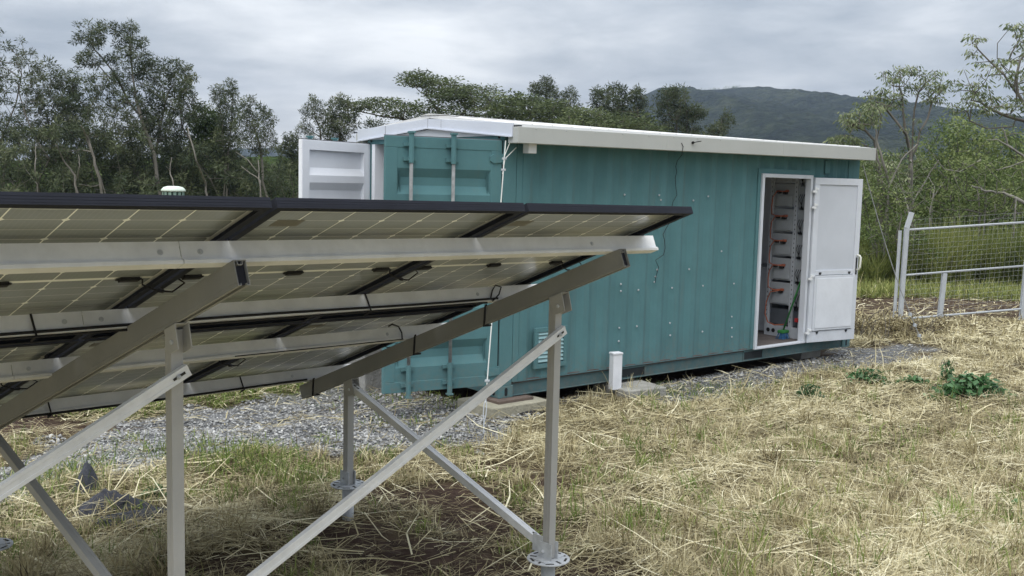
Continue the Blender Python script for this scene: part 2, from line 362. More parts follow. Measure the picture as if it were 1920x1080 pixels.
ca.data.foreach_set('color', np.stack([gm, dm, np.clip(far, 0, 1), smooth(5.2, 4.4, V[:, 1])*smooth(-45, -30, V[:, 1])], -1).reshape(-1).astype(np.float32))

# ------------------------------------------------------------------ solar array frame axes
P0 = Vector((-0.767147, 3.237618, -0.062721+CAMZ))
AU = Vector((0.702055, 0.712017, -0.012288)).normalized()
AS = Vector((-0.663455, 0.647709, -0.374567)); AS = (AS-AU*AS.dot(AU)).normalized(); AN = AU.cross(AS)
AM = Matrix(((AU.x, AS.x, AN.x, P0.x), (AU.y, AS.y, AN.y, P0.y), (AU.z, AS.z, AN.z, P0.z), (0, 0, 0, 1)))
PITCHW = 1.154

# solar panels
def make_panel(jb_cable=True):
    t = empty('solar_panel')
    MB().box(.004, PW-.004, .004, PL-.004, -.0075, -.0035).build('laminate', lam_m, t)
    MB().box(.006, PW-.006, .006, PL-.006, -.003, -.0012).build('front_glass', glass_front, t)
    fr = MB()
    for (x0, x1, y0, y1) in ((0, PW, 0, .0025), (0, PW, PL-.0025, PL), (0, .0025, .0027, PL-.0027), (PW-.0025, PW, .0027, PL-.0027)):
        fr.box(x0, x1, y0, y1, -.035, 0)
    fr.box(.0027, PW-.0027, .0027, .030, -.035, -.033); fr.box(.0027, PW-.0027, PL-.030, PL-.0027, -.035, -.033)
    fr.box(.0027, .030, .0305, PL-.0305, -.0349, -.033); fr.box(PW-.030, PW-.0027, .0305, PL-.0305, -.0349, -.033)
    for k in (-.009, -.018, -.027): fr.box(0, PW, -.0008, 0, k-.002, k)
    fr.build('frame', blackf, t)
    for k, fx in enumerate((.10, .50, .90)):
        x = PW*fx; y = PL/2; bx = MB()
        bx.box(x-.037, x+.037, y-.014, y+.014, -.021, -.008); bx.box(x-.05, x-.037, y-.007, y+.007, -.017, -.010); bx.box(x+.037, x+.048, y-.005, y+.005, -.016, -.010)
        bx.box(x-.025, x+.025, y+.014, y+.018, -.02, -.010)
        bx.build('junction_box', plastic_b, t, bevel=.002)
    if jb_cable:
        c = MB(); y = PL/2
        c.tube([(PW*.90+.05, y, -.016), (PW*.95, y+.02, -.03), (PW*.985, y+.02, -.05), (PW+.01, y+.03, -.052)], .0035, 6)
        c.tube([(PW+.02, y+.04, -.052), (PW+.07, y+.05, -.055), (PW+.11, y+.02, -.03), (PW+PW*.1-.04, y, -.016)], .0035, 6)
        c.tube([(PW+.004, y+.028, -.052), (PW+.03, y+.044, -.052)], .008, 6)
        c.build('connector_cable', plastic_b, t, smooth=True)
    MB().box(.12, .23, .19, .255, -.0083, -.0076).build('rating_label', mat('label_grey', (.15, .148, .13), .6), t)
    return t
def copy_tree(o, parent=None):
    c = o.copy(); COL.objects.link(c)
    if parent is not None: c.parent = parent
    for ch in list(o.children):
        copy_tree(ch, c)
    return c
rack = empty('solar_array', M=AM, label='tilted solar array of black framed panels on aluminium rails, posts and diagonal braces', cat='solar array')
pan0 = make_panel(); used = False
for row in (0, 1):
    for k in (1, 0, -1):
        o = pan0 if not used else copy_tree(pan0); used = True
        o.parent = rack
        o.matrix_local = Matrix.Translation((k*PITCHW+(.012 if row == 0 else .035), row*(PL+.018), 0))
# mounting rack
def rail_prof(v, h0=-.0352, h1=-.115):
    wd = .042
    return [(v, h0), (v+wd, h0), (v+wd, h0-.003), (v+.003, h0-.003), (v+.003, h1+.003), (v+wd, h1+.003), (v+wd, h1), (v-.010, h1), (v-.012, h1+.012), (v-.008, h1+.014), (v-.008, h1+.018), (v, h1+.019)]
for v in (.325, 1.155, 1.965, 3.02):
    b = MB(); b.prism(rail_prof(v), 'x', -.168, 2.392); b.prism(rail_prof(v), 'x', -2.6, -.171)
    rl = b.build('rail', alu, rack)
    for bx in (-.24, -.10, 1.9):
        MB().lathe([(.010, 0), (.010, .002), (.006, .002), (.006, .006)], 10, Matrix.Translation((bx, v-.0002, -.072)) @ Matrix.Rotation(R(90), 4, 'X')).build('bolt', galv, rl)
    # clamps under the module seams
    for k in range(-1, 3):
        MB().box(k*PITCHW-.012, k*PITCHW+.008, v-.005, v+.035, -.0350, -.0120).build('panel_clamp', blackf, rl)
def rafter(u0, u1, va, vb, na, nb):
    """open box section from v=va to vb; top offset runs na -> nb"""
    h = .090; t = .003; b = MB()
    sl = (nb-na)/(vb-va)
    M = Matrix(((1, 0, 0, 0), (0, 1, 0, 0), (0, sl, 1, na-sl*va), (0, 0, 0, 1)))
    b.prism([(u0, 0), (u0, -h), (u0+.013, -h), (u0+.013, -h+.009), (u0+.011, -h+.009), (u0+.011, -h+t), (u0+t, -h+t), (u0+t, -.0+(-t)),
             (u1-t, -t), (u1-t, -h+t), (u1-.011, -h+t), (u1-.011, -h+.009), (u1-.013, -h+.009), (u1-.013, -h), (u1, -h), (u1, 0)], 'y', va, vb, M)
    b.prism([(u0+.012, -t), (u0+.012, -.014), (u0+.016, -.018), (u1-.016, -.018), (u1-.012, -.014), (u1-.012, -t), (u1-.015, -t), (u1-.015, -.013), (u1-.018, -.015), (u0+.018, -.015), (u0+.015, -.013), (u0+.015, -t)], 'y', va+.0005, vb, M)
    b.box(u0+t+.0005, u1-t-.0005, va+.12, va+.122, -h+.01, -.02, M)
    b.box(u0-.0015, u0, va+.0, vb, -h+.012, -h+.016, M)
    o = b.build('rafter', raft_m, rack)
    MB().box(u0+t+.0006, u1-t-.0006, va+.012, va+.014, -h+.004, -t-.0006, M).build('cavity_shade', mat('cavity_shade_dark', (.012, .013, .02), .6), o)  # near-black cap painting the shade inside the hollow rafter end
    return o
rafter(2.033, 2.079, .275, 3.165, -.1155, -.1195)
rafter(-.008, .038, .286, 3.165, -.1155, -.100)
rafter(-2.05, -2.004, .286, 3.165, -.1155, -.100)
AMI = AM.inverted()
def xy_of(U, V, n=-.16):
    p = AM @ Vector((U, V, n)); return p.x, p.y, p.z
DISC = .252     # height of the base plate above ground
ex = Vector((AU.x, AU.y, 0)).normalized(); ey = Vector((-ex.y, ex.x, 0))     # ey ~ horizontal downslope direction
rack_w = rack
def world_to_rack(M): return AMI @ M
def post_mat(p): return AMI @ Matrix(((ex.x, ey.x, 0, p[0]), (ex.y, ey.y, 0, p[1]), (0, 0, 1, 0), (0, 0, 0, 1)))
posts = {}
for key, U, V in (('FR', 2.056, .745), ('RR', 2.056, 2.62), ('FL', .014, .80), ('RL', .014, 2.98), ('FX', -2.027, .80), ('RX', -2.027, 2.62)):
    p = xy_of(U, V); top = p[2]-.055; M = post_mat(p); posts[key] = (p, top)
    h = .0235; t = .003; b = MB()
    b.prism([(-h, -h), (h, -h), (h, h), (-h, h)], 'z', DISC+.008, top+.0, M)
    b.box(-h-.001, -h, -.006, .006, DISC+.02, top-.01, M)
    ps = b.build('post', alu_b, rack, bevel=.002)
    # head bracket, square to the rafter
    B = MB(); bo = -.206 if V < 2 else -.209
    for sx in (-1, 1):
        x0, x1 = (U-.0285, U-.0245) if sx < 0 else (U+.0245, U+.0285)
        B.prism([(V-.05, bo-.001), (V+.04, bo-.001), (V+.035, bo-.095), (V-.04, bo-.095)], 'x', x0, x1)
    B.box(U-.0285, U+.0285, V-.05, V+.04, bo-.003, bo-.0005)
    B.build('head_bracket', alu_b, rack)
    MB().lathe([(.009, 0), (.009, .006), (.005, .008)], 6, Matrix.Translation((U-.0285, V-.005, bo-.06)) @ Matrix.Rotation(R(-90), 4, 'Y')).build('bolt', galv, rack)
    # ground screw: pipe, slotted disc, angle brackets
    g = MB(); g.lathe([(.037, -.25), (.037, DISC-.001)], 22, M); sc = g.build('ground_screw', galv, rack, smooth=False)
    for pl in sc.data.polygons: pl.use_smooth = len(pl.vertices) == 4
    d = MB(); rr = .112; seg = 48
    pts_o = [(rr*math.cos(2*math.pi*k/seg), rr*math.sin(2*math.pi*k/seg)) for k in range(seg)]
    d.prism(pts_o, 'z', DISC, DISC+.006, M); fl = d.build('base_plate', galv, rack, bevel=.001)
    s_ = MB()
    for k in range(10):
        a = 2*math.pi*k/10+.2; MM = M @ Matrix.Rotation(a, 4, 'Z')
        if k % 2: s_.box(.062, .098, -.006, .006, DISC+.0055, DISC+.0072, MM)
        else: s_.box(.085, .097, -.022, .022, DISC+.0055, DISC+.0072, MM)
    s_.build('slot', mat('slot_dark', (.03, .028, .025), .9), fl)
    a = MB()
    for sy in (-1, 1):
        a.box(-.030, -.0255, -.045*1, .045, DISC+.006, DISC+.095, M) if sy < 0 else a.box(.0255, .030, -.04, .04, DISC+.006, DISC+.095, M)
    a.box(-.075, -.0305, -.045, .045, DISC+.0062, DISC+.011, M); a.box(.0305, .075, -.04, .04, DISC+.0062, DISC+.011, M)
    a.box(-.0312, -.0304, -.03, -.024, DISC+.03, DISC+.07, M)
    a.build('foot_bracket', galv, rack)
    MB().lathe([(.010, 0), (.010, .007), (.006, .009), (.006, .014)], 6, M @ Matrix.Translation((-.030, .012, DISC+.045)) @ Matrix.Rotation(R(-90), 4, 'Y')).build('bolt', galv, rack)
def brace(pa, pb, nrm, wd, th, lip=.012, name='brace', m=alu):
    pa = Vector(pa); pb = Vector(pb); x = (pb-pa).normalized(); n = Vector(nrm); n = (n-x*n.dot(x)).normalized(); y = n.cross(x)
    M = AMI @ Matrix(((x.x, y.x, n.x, pa.x), (x.y, y.y, n.y, pa.y), (x.z, y.z, n.z, pa.z), (0, 0, 0, 1)))
    Ln = (pb-pa).length; w2 = wd/2; t = .0028
    b = MB()
    b.prism([(-w2, 0), (-w2, -th), (-w2+lip*.6, -th), (-w2+lip*.6, -th+t), (-w2+t, -th+t), (-w2+t, -t), (-.006, -t), (-.004, -.0045), (.004, -.0045), (.006, -t), (w2-t, -t), (w2-t, -th+t), (w2-lip*.6, -th+t), (w2-lip*.6, -th), (w2, -th), (w2, 0), (.010, 0), (.008, -.0016), (-.008, -.0016), (-.010, 0)], 'x', 0, Ln, M)
    o = b.build(name, m, rack)
    for e_, sx in ((.045, 1), (Ln-.045, -1)):
        q = MB(); q.box(e_-.026, e_+.026, -.005, .005, .0003, .0012, M); q.build('slot', mat('slot_dark', (.03,)*3), o)
        MB().lathe([(.009, 0), (.009, .006), (.005, .007), (.005, .012)], 6, M @ Matrix.Translation((e_+.004*sx, 0, .001))).build('bolt', galv, o)
    return o
fy = -ey
def at(key, z, off=(0, 0)):
    p = posts[key][0]; q = Vector((p[0], p[1], z)); return q + ex*off[0] + ey*off[1]
tw = math.radians(0)
brace(at('FL', .475, (.02, -.050)), at('FR', CAMZ-.735, (.03, -.050)), fy, .045, .024)
brace(at('FX', .46, (.02, -.050)), at('FL', CAMZ-.715, (.035, -.050)), fy, .045, .024)
for F_, R_ in (('FR', 'RR'), ('FL', 'RL'), ('FX', 'RX')):
    za, zb = .325, posts[R_][1]-.03+(.10 if R_ == 'RL' else 0)
    pa = at(F_, za, (0, .055)); pb = at(R_, zb, (.0, -.03)); x = (pb-pa).normalized(); n = ex.cross(x)
    n = n if n.z > 0 else -n
    brace(pa+n*.02, pb+n*.02, n, .040, .040, name='brace', m=alu if F_ == 'FR' else alu_b)
    MB().box(-.028, -.0250, .02, .09, za-.04, za+.05, post_mat(posts[F_][0])).build('gusset', galv, rack)
# cable trunk along rail 2 and rail 4, with ties
b = MB(); b.tube([(x, 1.145, -.104+.003*math.sin(x*3)) for x in np.linspace(-1.6, 2.03, 20)], .0065, 6)
b.tube([(x, 1.150, -.1225) for x in np.linspace(-1.6, 1.95, 12)], .005, 6)
b.tube([(x, 3.012, -.112-.004*math.sin(x*2.4)) for x in np.linspace(-1.6, 2.0, 20)], .0075, 6)
b.tube([(x, 1.955, -.113) for x in np.linspace(.9, 2.0, 8)], .003, 6)
b.tube([(1.98, 1.15, -.105), (2.0, 1.14, -.06), (2.02, 1.13, -.035), (2.05, 1.12, -.05), (2.02, 1.12, -.09), (1.98, 1.14, -.12)], .004, 6)
b.tube([(1.99, 1.95, -.11), (1.98, 1.93, -.08), (1.95, 1.91, -.045), (1.90, 1.90, -.03), (1.87, 1.90, -.04)], .0045, 6)
b.build('cable_trunk', plastic_b, rack, smooth=True)
def tie(u, v, wv=.06, h0=-.036, h1=-.125):
    c = MB(); c.tube([(u, v-.004, h0), (u+.002, v-.010, -.08), (u+.004, v-.016, h1), (u+.004, v+.04, h1-.004)], .0045, 5); c.tube([(u+.004, v-.016, h1), (u-.02, v-.02, h1-.006)], .004, 5)
    c.build('cable_tie', plastic_b, rack)
tie(-.36, 1.15); tie(1.17, 1.15); tie(.35, 3.01); tie(1.52, 3.01)
for v in (1.30, 1.93, 3.03):      # ties round the right rafter
    c = MB(); no = -.1165; c.tube([(2.03, v-.06, no+.004), (2.028, v-.05, no), (2.0275, v-.01, no-.088), (2.03, v, no-.098), (2.085, v, no-.098)], .0055, 6)
    c.build('cable_tie', plastic_b, rack)

# ------------------------------------------------------------------ shipping container
TH = 0.69344337
CM = Matrix.Translation((-.10328478, 9.66052835, CAMZ-2.07596496)) @ Matrix.Rotation(TH, 4, 'Z')
LN, WD, HT = 6.058, 2.438, 2.591
box = empty('shipping_container', M=CM, label='teal steel shipping container with open doors and a white pitched roof on concrete blocks', cat='shipping container')
def cw(x, y, z): return CM @ Vector((x, y, z))
def corr(x0, x1, z0, z1, y, sgn, pitch=.278, dep=.030, thick=.0025, phase=0.):
    """corrugated sheet in the plane y, troughs towards sgn"""
    xs = [(x0, 0)]; x = x0-phase
    while x < x1:
        for dx, d in ((.0, 0), (.072, 0), (.140, 1), (.210, 1), (.278, 0)):
            q = x+dx
            if x0 < q < x1: xs.append((q, d))
        x += pitch
    if xs[-1][0] < x1: xs.append((x1, xs[-1][1]))
    poly = [(q, y+sgn*dep*d) for q, d in xs]; back = [(q, yy+sgn*thick) for q, yy in poly][::-1]
    return poly+back
DX0, DX1, DZ0, DZ1 = 3.945, 4.975, .150, 2.262
b = MB(); PH = .03
b.prism(corr(.30, DX0-.05, .150, 2.5, .012, 1, phase=PH), 'z', .150, 2.52)
b.prism(corr(DX1+.05, 5.80, .150, 2.5, .012, 1, phase=.12), 'z', .150, 2.52)
b.prism(corr(DX0-.05, DX1+.05, 2.35, 2.5, .012, 1, phase=.05), 'z', DZ1+.055, 2.52)
b.build('side_wall', teal, box)
b = MB(); b.box(.162, .302, .002, .014, .150, 2.52); b.box(.235, .241, -.003, .0025, .150, 2.52); b.build('wall_end_strip', teal, box)
MB().box(5.80, 5.90, .002, .014, .150, 2.52).build('wall_end_strip', teal, box)
b = MB(); b.box(DX0-.055, DX0-.001, -.006, .012, .150, DZ1+.06); b.box(DX1+.001, DX1+.055, -.006, .012, .150, DZ1+.06); b.box(DX0-.001, DX1+.001, -.006, .012, DZ1+.002, DZ1+.06)
b.build('door_surround', teal, box)
# far side, far end, interior skin
b = MB(); b.prism(corr(.162, 5.90, .15, 2.5, WD-.012, -1), 'z', .15, 2.52); b.build('side_wall', teal, box)
b = MB(); b.box(5.99, 6.0, .1, WD-.1, .15, 2.50); b.build('end_wall', teal, box)
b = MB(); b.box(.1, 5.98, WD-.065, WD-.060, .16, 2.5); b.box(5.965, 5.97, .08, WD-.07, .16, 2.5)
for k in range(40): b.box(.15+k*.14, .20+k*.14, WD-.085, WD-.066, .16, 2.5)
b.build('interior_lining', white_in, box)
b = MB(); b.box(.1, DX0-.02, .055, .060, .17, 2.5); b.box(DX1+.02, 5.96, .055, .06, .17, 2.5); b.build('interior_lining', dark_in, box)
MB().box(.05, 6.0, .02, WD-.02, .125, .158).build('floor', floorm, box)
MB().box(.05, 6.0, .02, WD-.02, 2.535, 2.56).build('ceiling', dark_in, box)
# rails, posts, castings
b = MB()
for (ya, yb, lip) in ((.022, .028, -1), (WD-.028, WD-.022, 1)):
    b.box(.178, LN-.178, ya, yb, .012, .150)
b.box(.178, LN-.178, -.002, .022, .1435, .1485); b.box(.178, LN-.178, .0, .022, .010, .016)
b.build('bottom_rail', teal_rail, box)
for fx0, fx1 in ((1.706, 2.06), (3.80, 4.16)):
    MB().box(fx0, fx1, .0165, .0215, .03, .118).build('forklift_pocket', mat('pocket_dark', (.012, .016, .018), .8), box)
    b = MB(); b.box(fx0-.012, fx0, .012, .0218, .016, .135); b.box(fx1, fx1+.012, .012, .0218, .016, .135); b.box(fx0, fx1, .012, .0218, .118, .135)
    b.build('pocket_frame', teal_rail, box)
b = MB(); b.box(.162, LN-.162, 0.002, .06, 2.52, 2.585); b.box(.162, LN-.162, WD-.06, WD-.002, 2.52, 2.585); b.box(0.002, .06, .162, WD-.162, 2.47, 2.585); b.box(LN-.06, LN-.002, .162, WD-.162, 2.47, 2.585)
b.build('top_rail', teal, box)
for (px_, py_) in ((0, 0), (0, WD-.16), (LN-.16, 0), (LN-.16, WD-.16)):
    MB().box(px_+.002, px_+.158, py_+.002, py_+.158, .118, 2.473).build('corner_post', teal, box, bevel=.004)
holes = []
for (px_, py_) in ((0, 0), (0, WD-.162), (LN-.178, 0), (LN-.178, WD-.162)):
    for z0 in (0, HT-.118):
        c = MB().box(px_, px_+.178, py_, py_+.162, z0, z0+.118).build('corner_casting', teal, box, bevel=.006)
        hl = MB()
        def oval(M):
            pts = [(.018*math.cos(a)+(0), .018*math.sin(a)+(.022 if math.sin(a) > 0 else -.022)) for a in np.linspace(0, 2*math.pi, 20, endpoint=False)]
            hl.prism(pts, 'z', 0, .002, M)
        ysgn = 1 if py_ == 0 else -1
        oval(Matrix.Translation((px_+.09, py_ if py_ == 0 else py_+.162, z0+.059)) @ Matrix.Rotation(R(90)*ysgn, 4, 'X'))
        xs = px_ if px_ == 0 else px_+.178
        oval(Matrix.Translation((xs, py_+.08, z0+.059)) @ Matrix.Rotation(R(-90) if px_ == 0 else R(90), 4, 'Y') @ Matrix.Rotation(R(90), 4, 'Z'))
        hl.build('hole', mat('pocket_dark', (.01,)*3), c)
MB().box(.01, .10, .162, WD-.162, .02, .145).build('door_sill', teal, box)
# louvre vent on the near end of the wall
b = MB(); b.box(.43, .86, -.022, -.004, .25, .295); b.box(.43, .86, -.022, -.004, .615, .66); b.box(.43, .475, -.022, -.004, .295, .615); b.box(.815, .86, -.022, -.004, .295, .615); b.box(.432, .858, -.0035, .011, .252, .658)
lv = b.build('louvre_vent', teal, box, bevel=.003)
for k in range(8):
    z = .312+k*.039
    MB().prism([(-.019, z), (-.004, z+.030), (-.0045, z+.034), (-.021, z+.004)], 'x', .477, .813).build('slat', mat('slat_teal_lit', (.24, .38, .40), .4, 0, .06), lv)  # slats painted paler than the container teal to stand in for caught light
MB().box(5.25, 5.36, -.012, .010, 2.29, 2.455).build('vent_box', teal, box, bevel=.01)
# rivets
riv = [(1.645,1.984),(2.181,1.984),(2.21,1.933),(2.747,1.931),(2.176,1.632),(2.723,1.16),(2.193,1.173),(2.172,1.098),(2.158,1.04),(1.636,1.04),(1.64,.966),(1.909,.964),(2.449,.962),(2.437,.569),(1.905,.571),(1.635,.573),(1.634,.43),(3.536,.961),(2.976,.961),(3.524,.569),(3.534,.435),(3.542,.326),
       (3.0,1.98),(3.28,1.35),(3.0,.43),(2.45,.43)]
for x, z in riv:
    MB().lathe([(.011, 0), (.011, .005), (.008, .010), (.003, .012)], 8, Matrix.Translation((x, .010, z)) @ Matrix.Rotation(R(90), 4, 'X')).build('rivet', galv_l, box)
# cargo doors
def cargo_door(hx, hy, ang, side, m_out, m_in):
    """side=+1: right leaf, closed along +y from hinge; side=-1: left leaf"""
    if side > 0: ax = Vector((-math.sin(ang), math.cos(ang), 0))
    else: ax = Vector((-math.sin(ang), -math.cos(ang), 0))
    # local: x along the leaf from hinge, y = outward normal, z up
    # outward normal: closed = -x
    if side > 0: nrm = Vector((-math.cos(ang), -math.sin(ang), 0))
    else: nrm = Vector((-math.cos(ang), math.sin(ang), 0))
    M = Matrix(((ax.x, nrm.x, 0, hx), (ax.y, nrm.y, 0, hy), (0, 0, 1, 0), (0, 0, 0, 1)))
    W_ = 1.165; z0, z1 = .135, 2.472; fw = .115
    e = empty('cargo_door', M=Matrix.Identity(4)); e.parent = box
    # corrugated leaf profile in (y, z)
    prof = [(0, z0+.10)]
    for zc in (.49, 1.02, 1.55, 2.08):
        prof += [(0, zc-.125), (-.040, zc-.045), (-.040, zc+.030), (0, zc+.110)]
    prof += [(0, z1-.10)]
    pf = [(y-.004, z) for y, z in prof]; bk = [(y-.0065, z) for y, z in prof][::-1]
    def xprism(poly, a, c, MM=M):
        o = MB(); o.prism(poly, 'x', a, c, MM); return o
    xprism(pf+bk, fw, W_-fw).build('door_panel', m_out, e)
    bk2 = [(y-.0072, z) for y, z in prof]; bk3 = [(y-.0095, z) for y, z in prof][::-1]
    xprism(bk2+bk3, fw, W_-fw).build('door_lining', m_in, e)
    b = MB(); b.box(0, W_, -.045, 0, z0, z0+.10, M); b.box(0, W_, -.045, 0, z1-.10, z1, M); b.box(0, fw, -.045, 0, z0+.10, z1-.10, M); b.box(W_-fw, W_, -.045, 0, z0+.10, z1-.10, M)
    # side walls of the recesses
    for zc in (.49, 1.02, 1.55, 2.08):
        for xx in (fw, W_-fw-.03):
            b.add([(xx, -.0065, zc-.125), (xx+.03, -.0065, zc-.125), (xx+.03, -.0065, zc+.110), (xx, -.0065, zc+.110), (xx+(.03 if xx == fw else 0), -.040, zc-.045), (xx+(.03 if xx == fw else 0), -.040, zc+.03)],
                  [(0, 4, 5, 3), (1, 2, 5, 4)], M)
    b.build('door_frame', m_out if side > 0 else m_in, e, bevel=.004)
    b = MB(); b.box(.004, W_-.004, -.049, -.0455, z0+.004, z0+.10, M); b.box(.004, W_-.004, -.049, -.0455, z1-.10, z1-.004, M); b.box(.004, fw, -.049, -.0455, z0+.10, z1-.10, M); b.box(W_-fw, W_-.004, -.049, -.0455, z0+.10, z1-.10, M)
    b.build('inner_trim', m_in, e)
    MB().box(-.004, W_, -.043, -.030, z1+.001, z1+.010, M).build('door_seal', mat('seal_grey', (.12, .12, .13), .7), e)
    for fx in (.52, .935):
        bb = MB(); bb.tube([(fx, .045, z0+.02), (fx, .045, z1-.02)], .0165, 12, M=M); bar = bb.build('locking_bar', bar_m, e, smooth=True)
        cc = MB()
        for za, zb, zl in ((z0-.03, z0+.26, (z0+.07, z0+.22)), (z1-.235, z1+.03, (z1-.07, z1-.20))):
            c2 = MB(); c2.tube([(fx, .045, za), (fx, .045, zb)], .024, 10, M=M)
            for zc in zl: c2.box(fx-.062, fx+.062, .001, .018, zc-.018, zc+.018, M); c2.box(fx-.026, fx+.026, .018, .05, zc-.014, zc+.014, M)
            if za > 1: c2.box(fx-.028, fx+.028, .015, .075, z1+.03, z1+.045, M); c2.box(fx-.018, fx+.018, .02, .06, z1+.012, z1+.03, M)
            else: c2.box(fx-.028, fx+.028, .015, .075, z0-.045, z0-.03, M)
            c2.build('bar_bracket', m_out, e)
        for zc in (): cc.box(fx-.062, fx+.062, .001, .018, zc-.018, zc+.018, M); cc.box(fx-.026, fx+.026, .018, .05, zc-.014, zc+.014, M)
        for zc in (1.0, 1.6): MB().box(fx-.05, fx+.05, .001, .012, zc-.03, zc+.03, M).box(fx-.022, fx+.022, .0115, .05, zc-.012, zc+.012, M).build('bar_guide', m_out, e)
        if fx < .6:
            hh = MB(); hh.tube([(fx+.02, .06, 1.15), (fx+.3, .065, 1.12)], .009, 6, M=M); hh.build('handle', galv, e)
    for zc in (.27, .85, 1.6, 2.3):
        hb = MB(); hb.prism([(-.02, zc-.03), (.09, zc-.042), (.13, zc-.02), (.13, zc+.02), (.09, zc+.042), (-.02, zc+.03)], 'y', .001, .014, M); hb.tube([(-.012, .0, zc-.05), (-.012, .0, zc+.05)], .014, 8, M=M)
        hb.build('hinge', m_out, e)
    return e
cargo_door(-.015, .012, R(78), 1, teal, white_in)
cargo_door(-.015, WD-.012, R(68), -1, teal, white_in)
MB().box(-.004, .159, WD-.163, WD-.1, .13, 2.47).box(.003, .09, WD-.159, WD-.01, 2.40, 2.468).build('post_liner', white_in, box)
MB().box(-.006, .002, .02, .06, .13, 2.47).build('post_seal', plastic_b, box)
# roof
ZR, ZR2 = 2.757, 2.728
rf = MB()
def slope(y0, z0, y1, z1a, xa=-.01, xb=6.12, th=.035, dz=-.0):
    rf.add([(xa, y0, z0), (xb, y0, z0+.02), (xb, y1, z1a-.029), (xa, y1, z1a), (xa, y0, z0-th), (xb, y0, z0+.02-th), (xb, y1, z1a-.029-th), (xa, y1, z1a-th)], [(3, 2, 1, 0), (4, 5, 6, 7), (0, 1, 5, 4), (1, 2, 6, 5), (2, 3, 7, 6), (3, 0, 4, 7)])
slope(-.10, 2.632, 1.218, ZR); slope(2.54, 2.632, 1.222, ZR)
roof = rf.build('roof', roofw, box)
sm = MB()
for k in range(1, 24):          # low standing ribs of the roof sheet
    xk = .0+k*.255; f = xk/6.13
    for ya, yb in ((-.10, 1.19), (2.54, 1.25)):
        za = 2.632+.02*f; zb = ZR-.029*f-.003
        sm.add([(xk-.012, ya, za), (xk+.012, ya, za), (xk+.012, yb, zb), (xk-.012, yb, zb), (xk-.007, ya, za+.008), (xk+.007, ya, za+.008), (xk+.007, yb, zb+.008), (xk-.007, yb, zb+.008)], [(4, 5, 6, 7), (0, 1, 5, 4), (3, 0, 4, 7), (1, 2, 6, 5)])
sm.build('roof_rib', roofw, roof)
rc = MB(); rc.add([(-.02, 1.06, ZR-.005), (-.02, 1.22, ZR+.012), (-.02, 1.38, ZR-.005), (6.13, 1.06, ZR-.034), (6.13, 1.22, ZR-.017), (6.13, 1.38, ZR-.034)], [(0, 3, 4, 1), (1, 4, 5, 2), (0, 1, 2), (3, 5, 4)])
rc.build('ridge_cap', roofw, roof)
fa = MB(); fa.prism([(-.145, 2.506), (1.22, 2.616), (2.61, 2.506), (2.61, 2.634), (1.22, 2.714), (-.145, 2.632)], 'x', -.03, -.012)
fa.prism([(-.145, 2.500), (1.22, 2.610), (2.61, 2.500), (2.61, 2.514), (1.22, 2.624), (-.145, 2.514)], 'x', -.045, -.0305)
fa.build('gable_fascia', mat('fascia_white', (.56, .60, .68), .4, 0, .04, 2.), roof, bevel=.001)
j = MB(); j.box(-.0315, -.0302, 1.217, 1.222, 2.625, 2.713); j.box(-.0315, -.0302, .985, .988, 2.610, 2.698); j.box(-.0315, -.0302, 2.02, 2.026, 2.557, 2.664); j.build('fascia_joint', mat('joint_grey', (.2, .21, .22)), roof)
MB().prism([(.05, 2.52), (1.22, 2.606), (2.4, 2.52)], 'x', -.011, .0).build('gable_infill', white, roof)
for ya, yb in ((-.22, -.075), (WD+.075, WD+.22)):
    g = MB(); g.add([(-.018, ya, 2.447), (6.06, ya, 2.481), (6.06, yb, 2.481), (-.018, yb, 2.447), (-.018, ya, 2.598), (6.06, ya, 2.639), (6.06, yb, 2.639), (-.018, yb, 2.592)],
                    [(0, 3, 2, 1), (4, 5, 6, 7), (0, 1, 5, 4), (1, 2, 6, 5), (2, 3, 7, 6), (3, 0, 4, 7)])
    gt = g.build('gutter', gut, roof, bevel=.004)
    if ya < 0:
        for xg in (2.02, 4.05):
            f_ = xg/6.06; MB().box(xg, xg+.03, ya-.0025, ya-.0002, 2.450+.034*f_, 2.596+.040*f_).build('gutter_lap', gut, roof)
        for kx in range(16):
            xg = .2+kx*.385; f_ = xg/6.06; MB().lathe([(.006, 0), (.006, .003), (.003, .005)], 8, Matrix.Translation((xg, ya, 2.585+.040*f_)) @ Matrix.Rotation(R(90), 4, 'X')).build('screw', galv, roof)
    if ya < 0: MB().box(.165, .265, -.16, -.076, 2.36, 2.452).build('downpipe_stub', roofw, roof, bevel=.003)
    MB().box(-.012, .03, ya+.005, yb+.06, 2.601, 2.612).build('gutter_bracket', blackf, roof)
# doorway frame and personnel door
b = MB(); b.box(DX0, DX0+.045, -.03, .05, DZ0+.012, DZ1); b.box(DX1-.045, DX1, -.03, .05, DZ0+.012, DZ1); b.box(DX0+.045, DX1-.045, -.03, .05, DZ1-.045, DZ1); b.box(DX0, DX1, -.035, .05, DZ0-.008, DZ0+.012)
b.build('doorway_frame', white, box, bevel=.003)
an = R(171); LW = .865
dax = Vector((-math.cos(an), -math.sin(an), 0)); dn = Vector((dax.y, -dax.x, 0))   # dn points to the viewer side
if dn.y > 0: dn = -dn
DM = Matrix(((dax.x, dn.x, 0, DX1+.012), (dax.y, dn.y, 0, -.055), (0, 0, 1, 0), (0, 0, 0, 1)))
dz0, dz1 = .145, 2.235
b = MB(); fw = .085
b.box(0, LW, -.045, 0, dz0, dz0+.14, DM); b.box(0, LW, -.045, 0, dz1-.085, dz1, DM); b.box(0, fw, -.045, 0, dz0+.14, dz1-.085, DM); b.box(LW-fw, LW, -.045, 0, dz0+.14, dz1-.085, DM); b.box(fw, LW-fw, -.045, 0, 1.005, 1.065, DM)
door = b.build('access_door', white, box, bevel=.003)
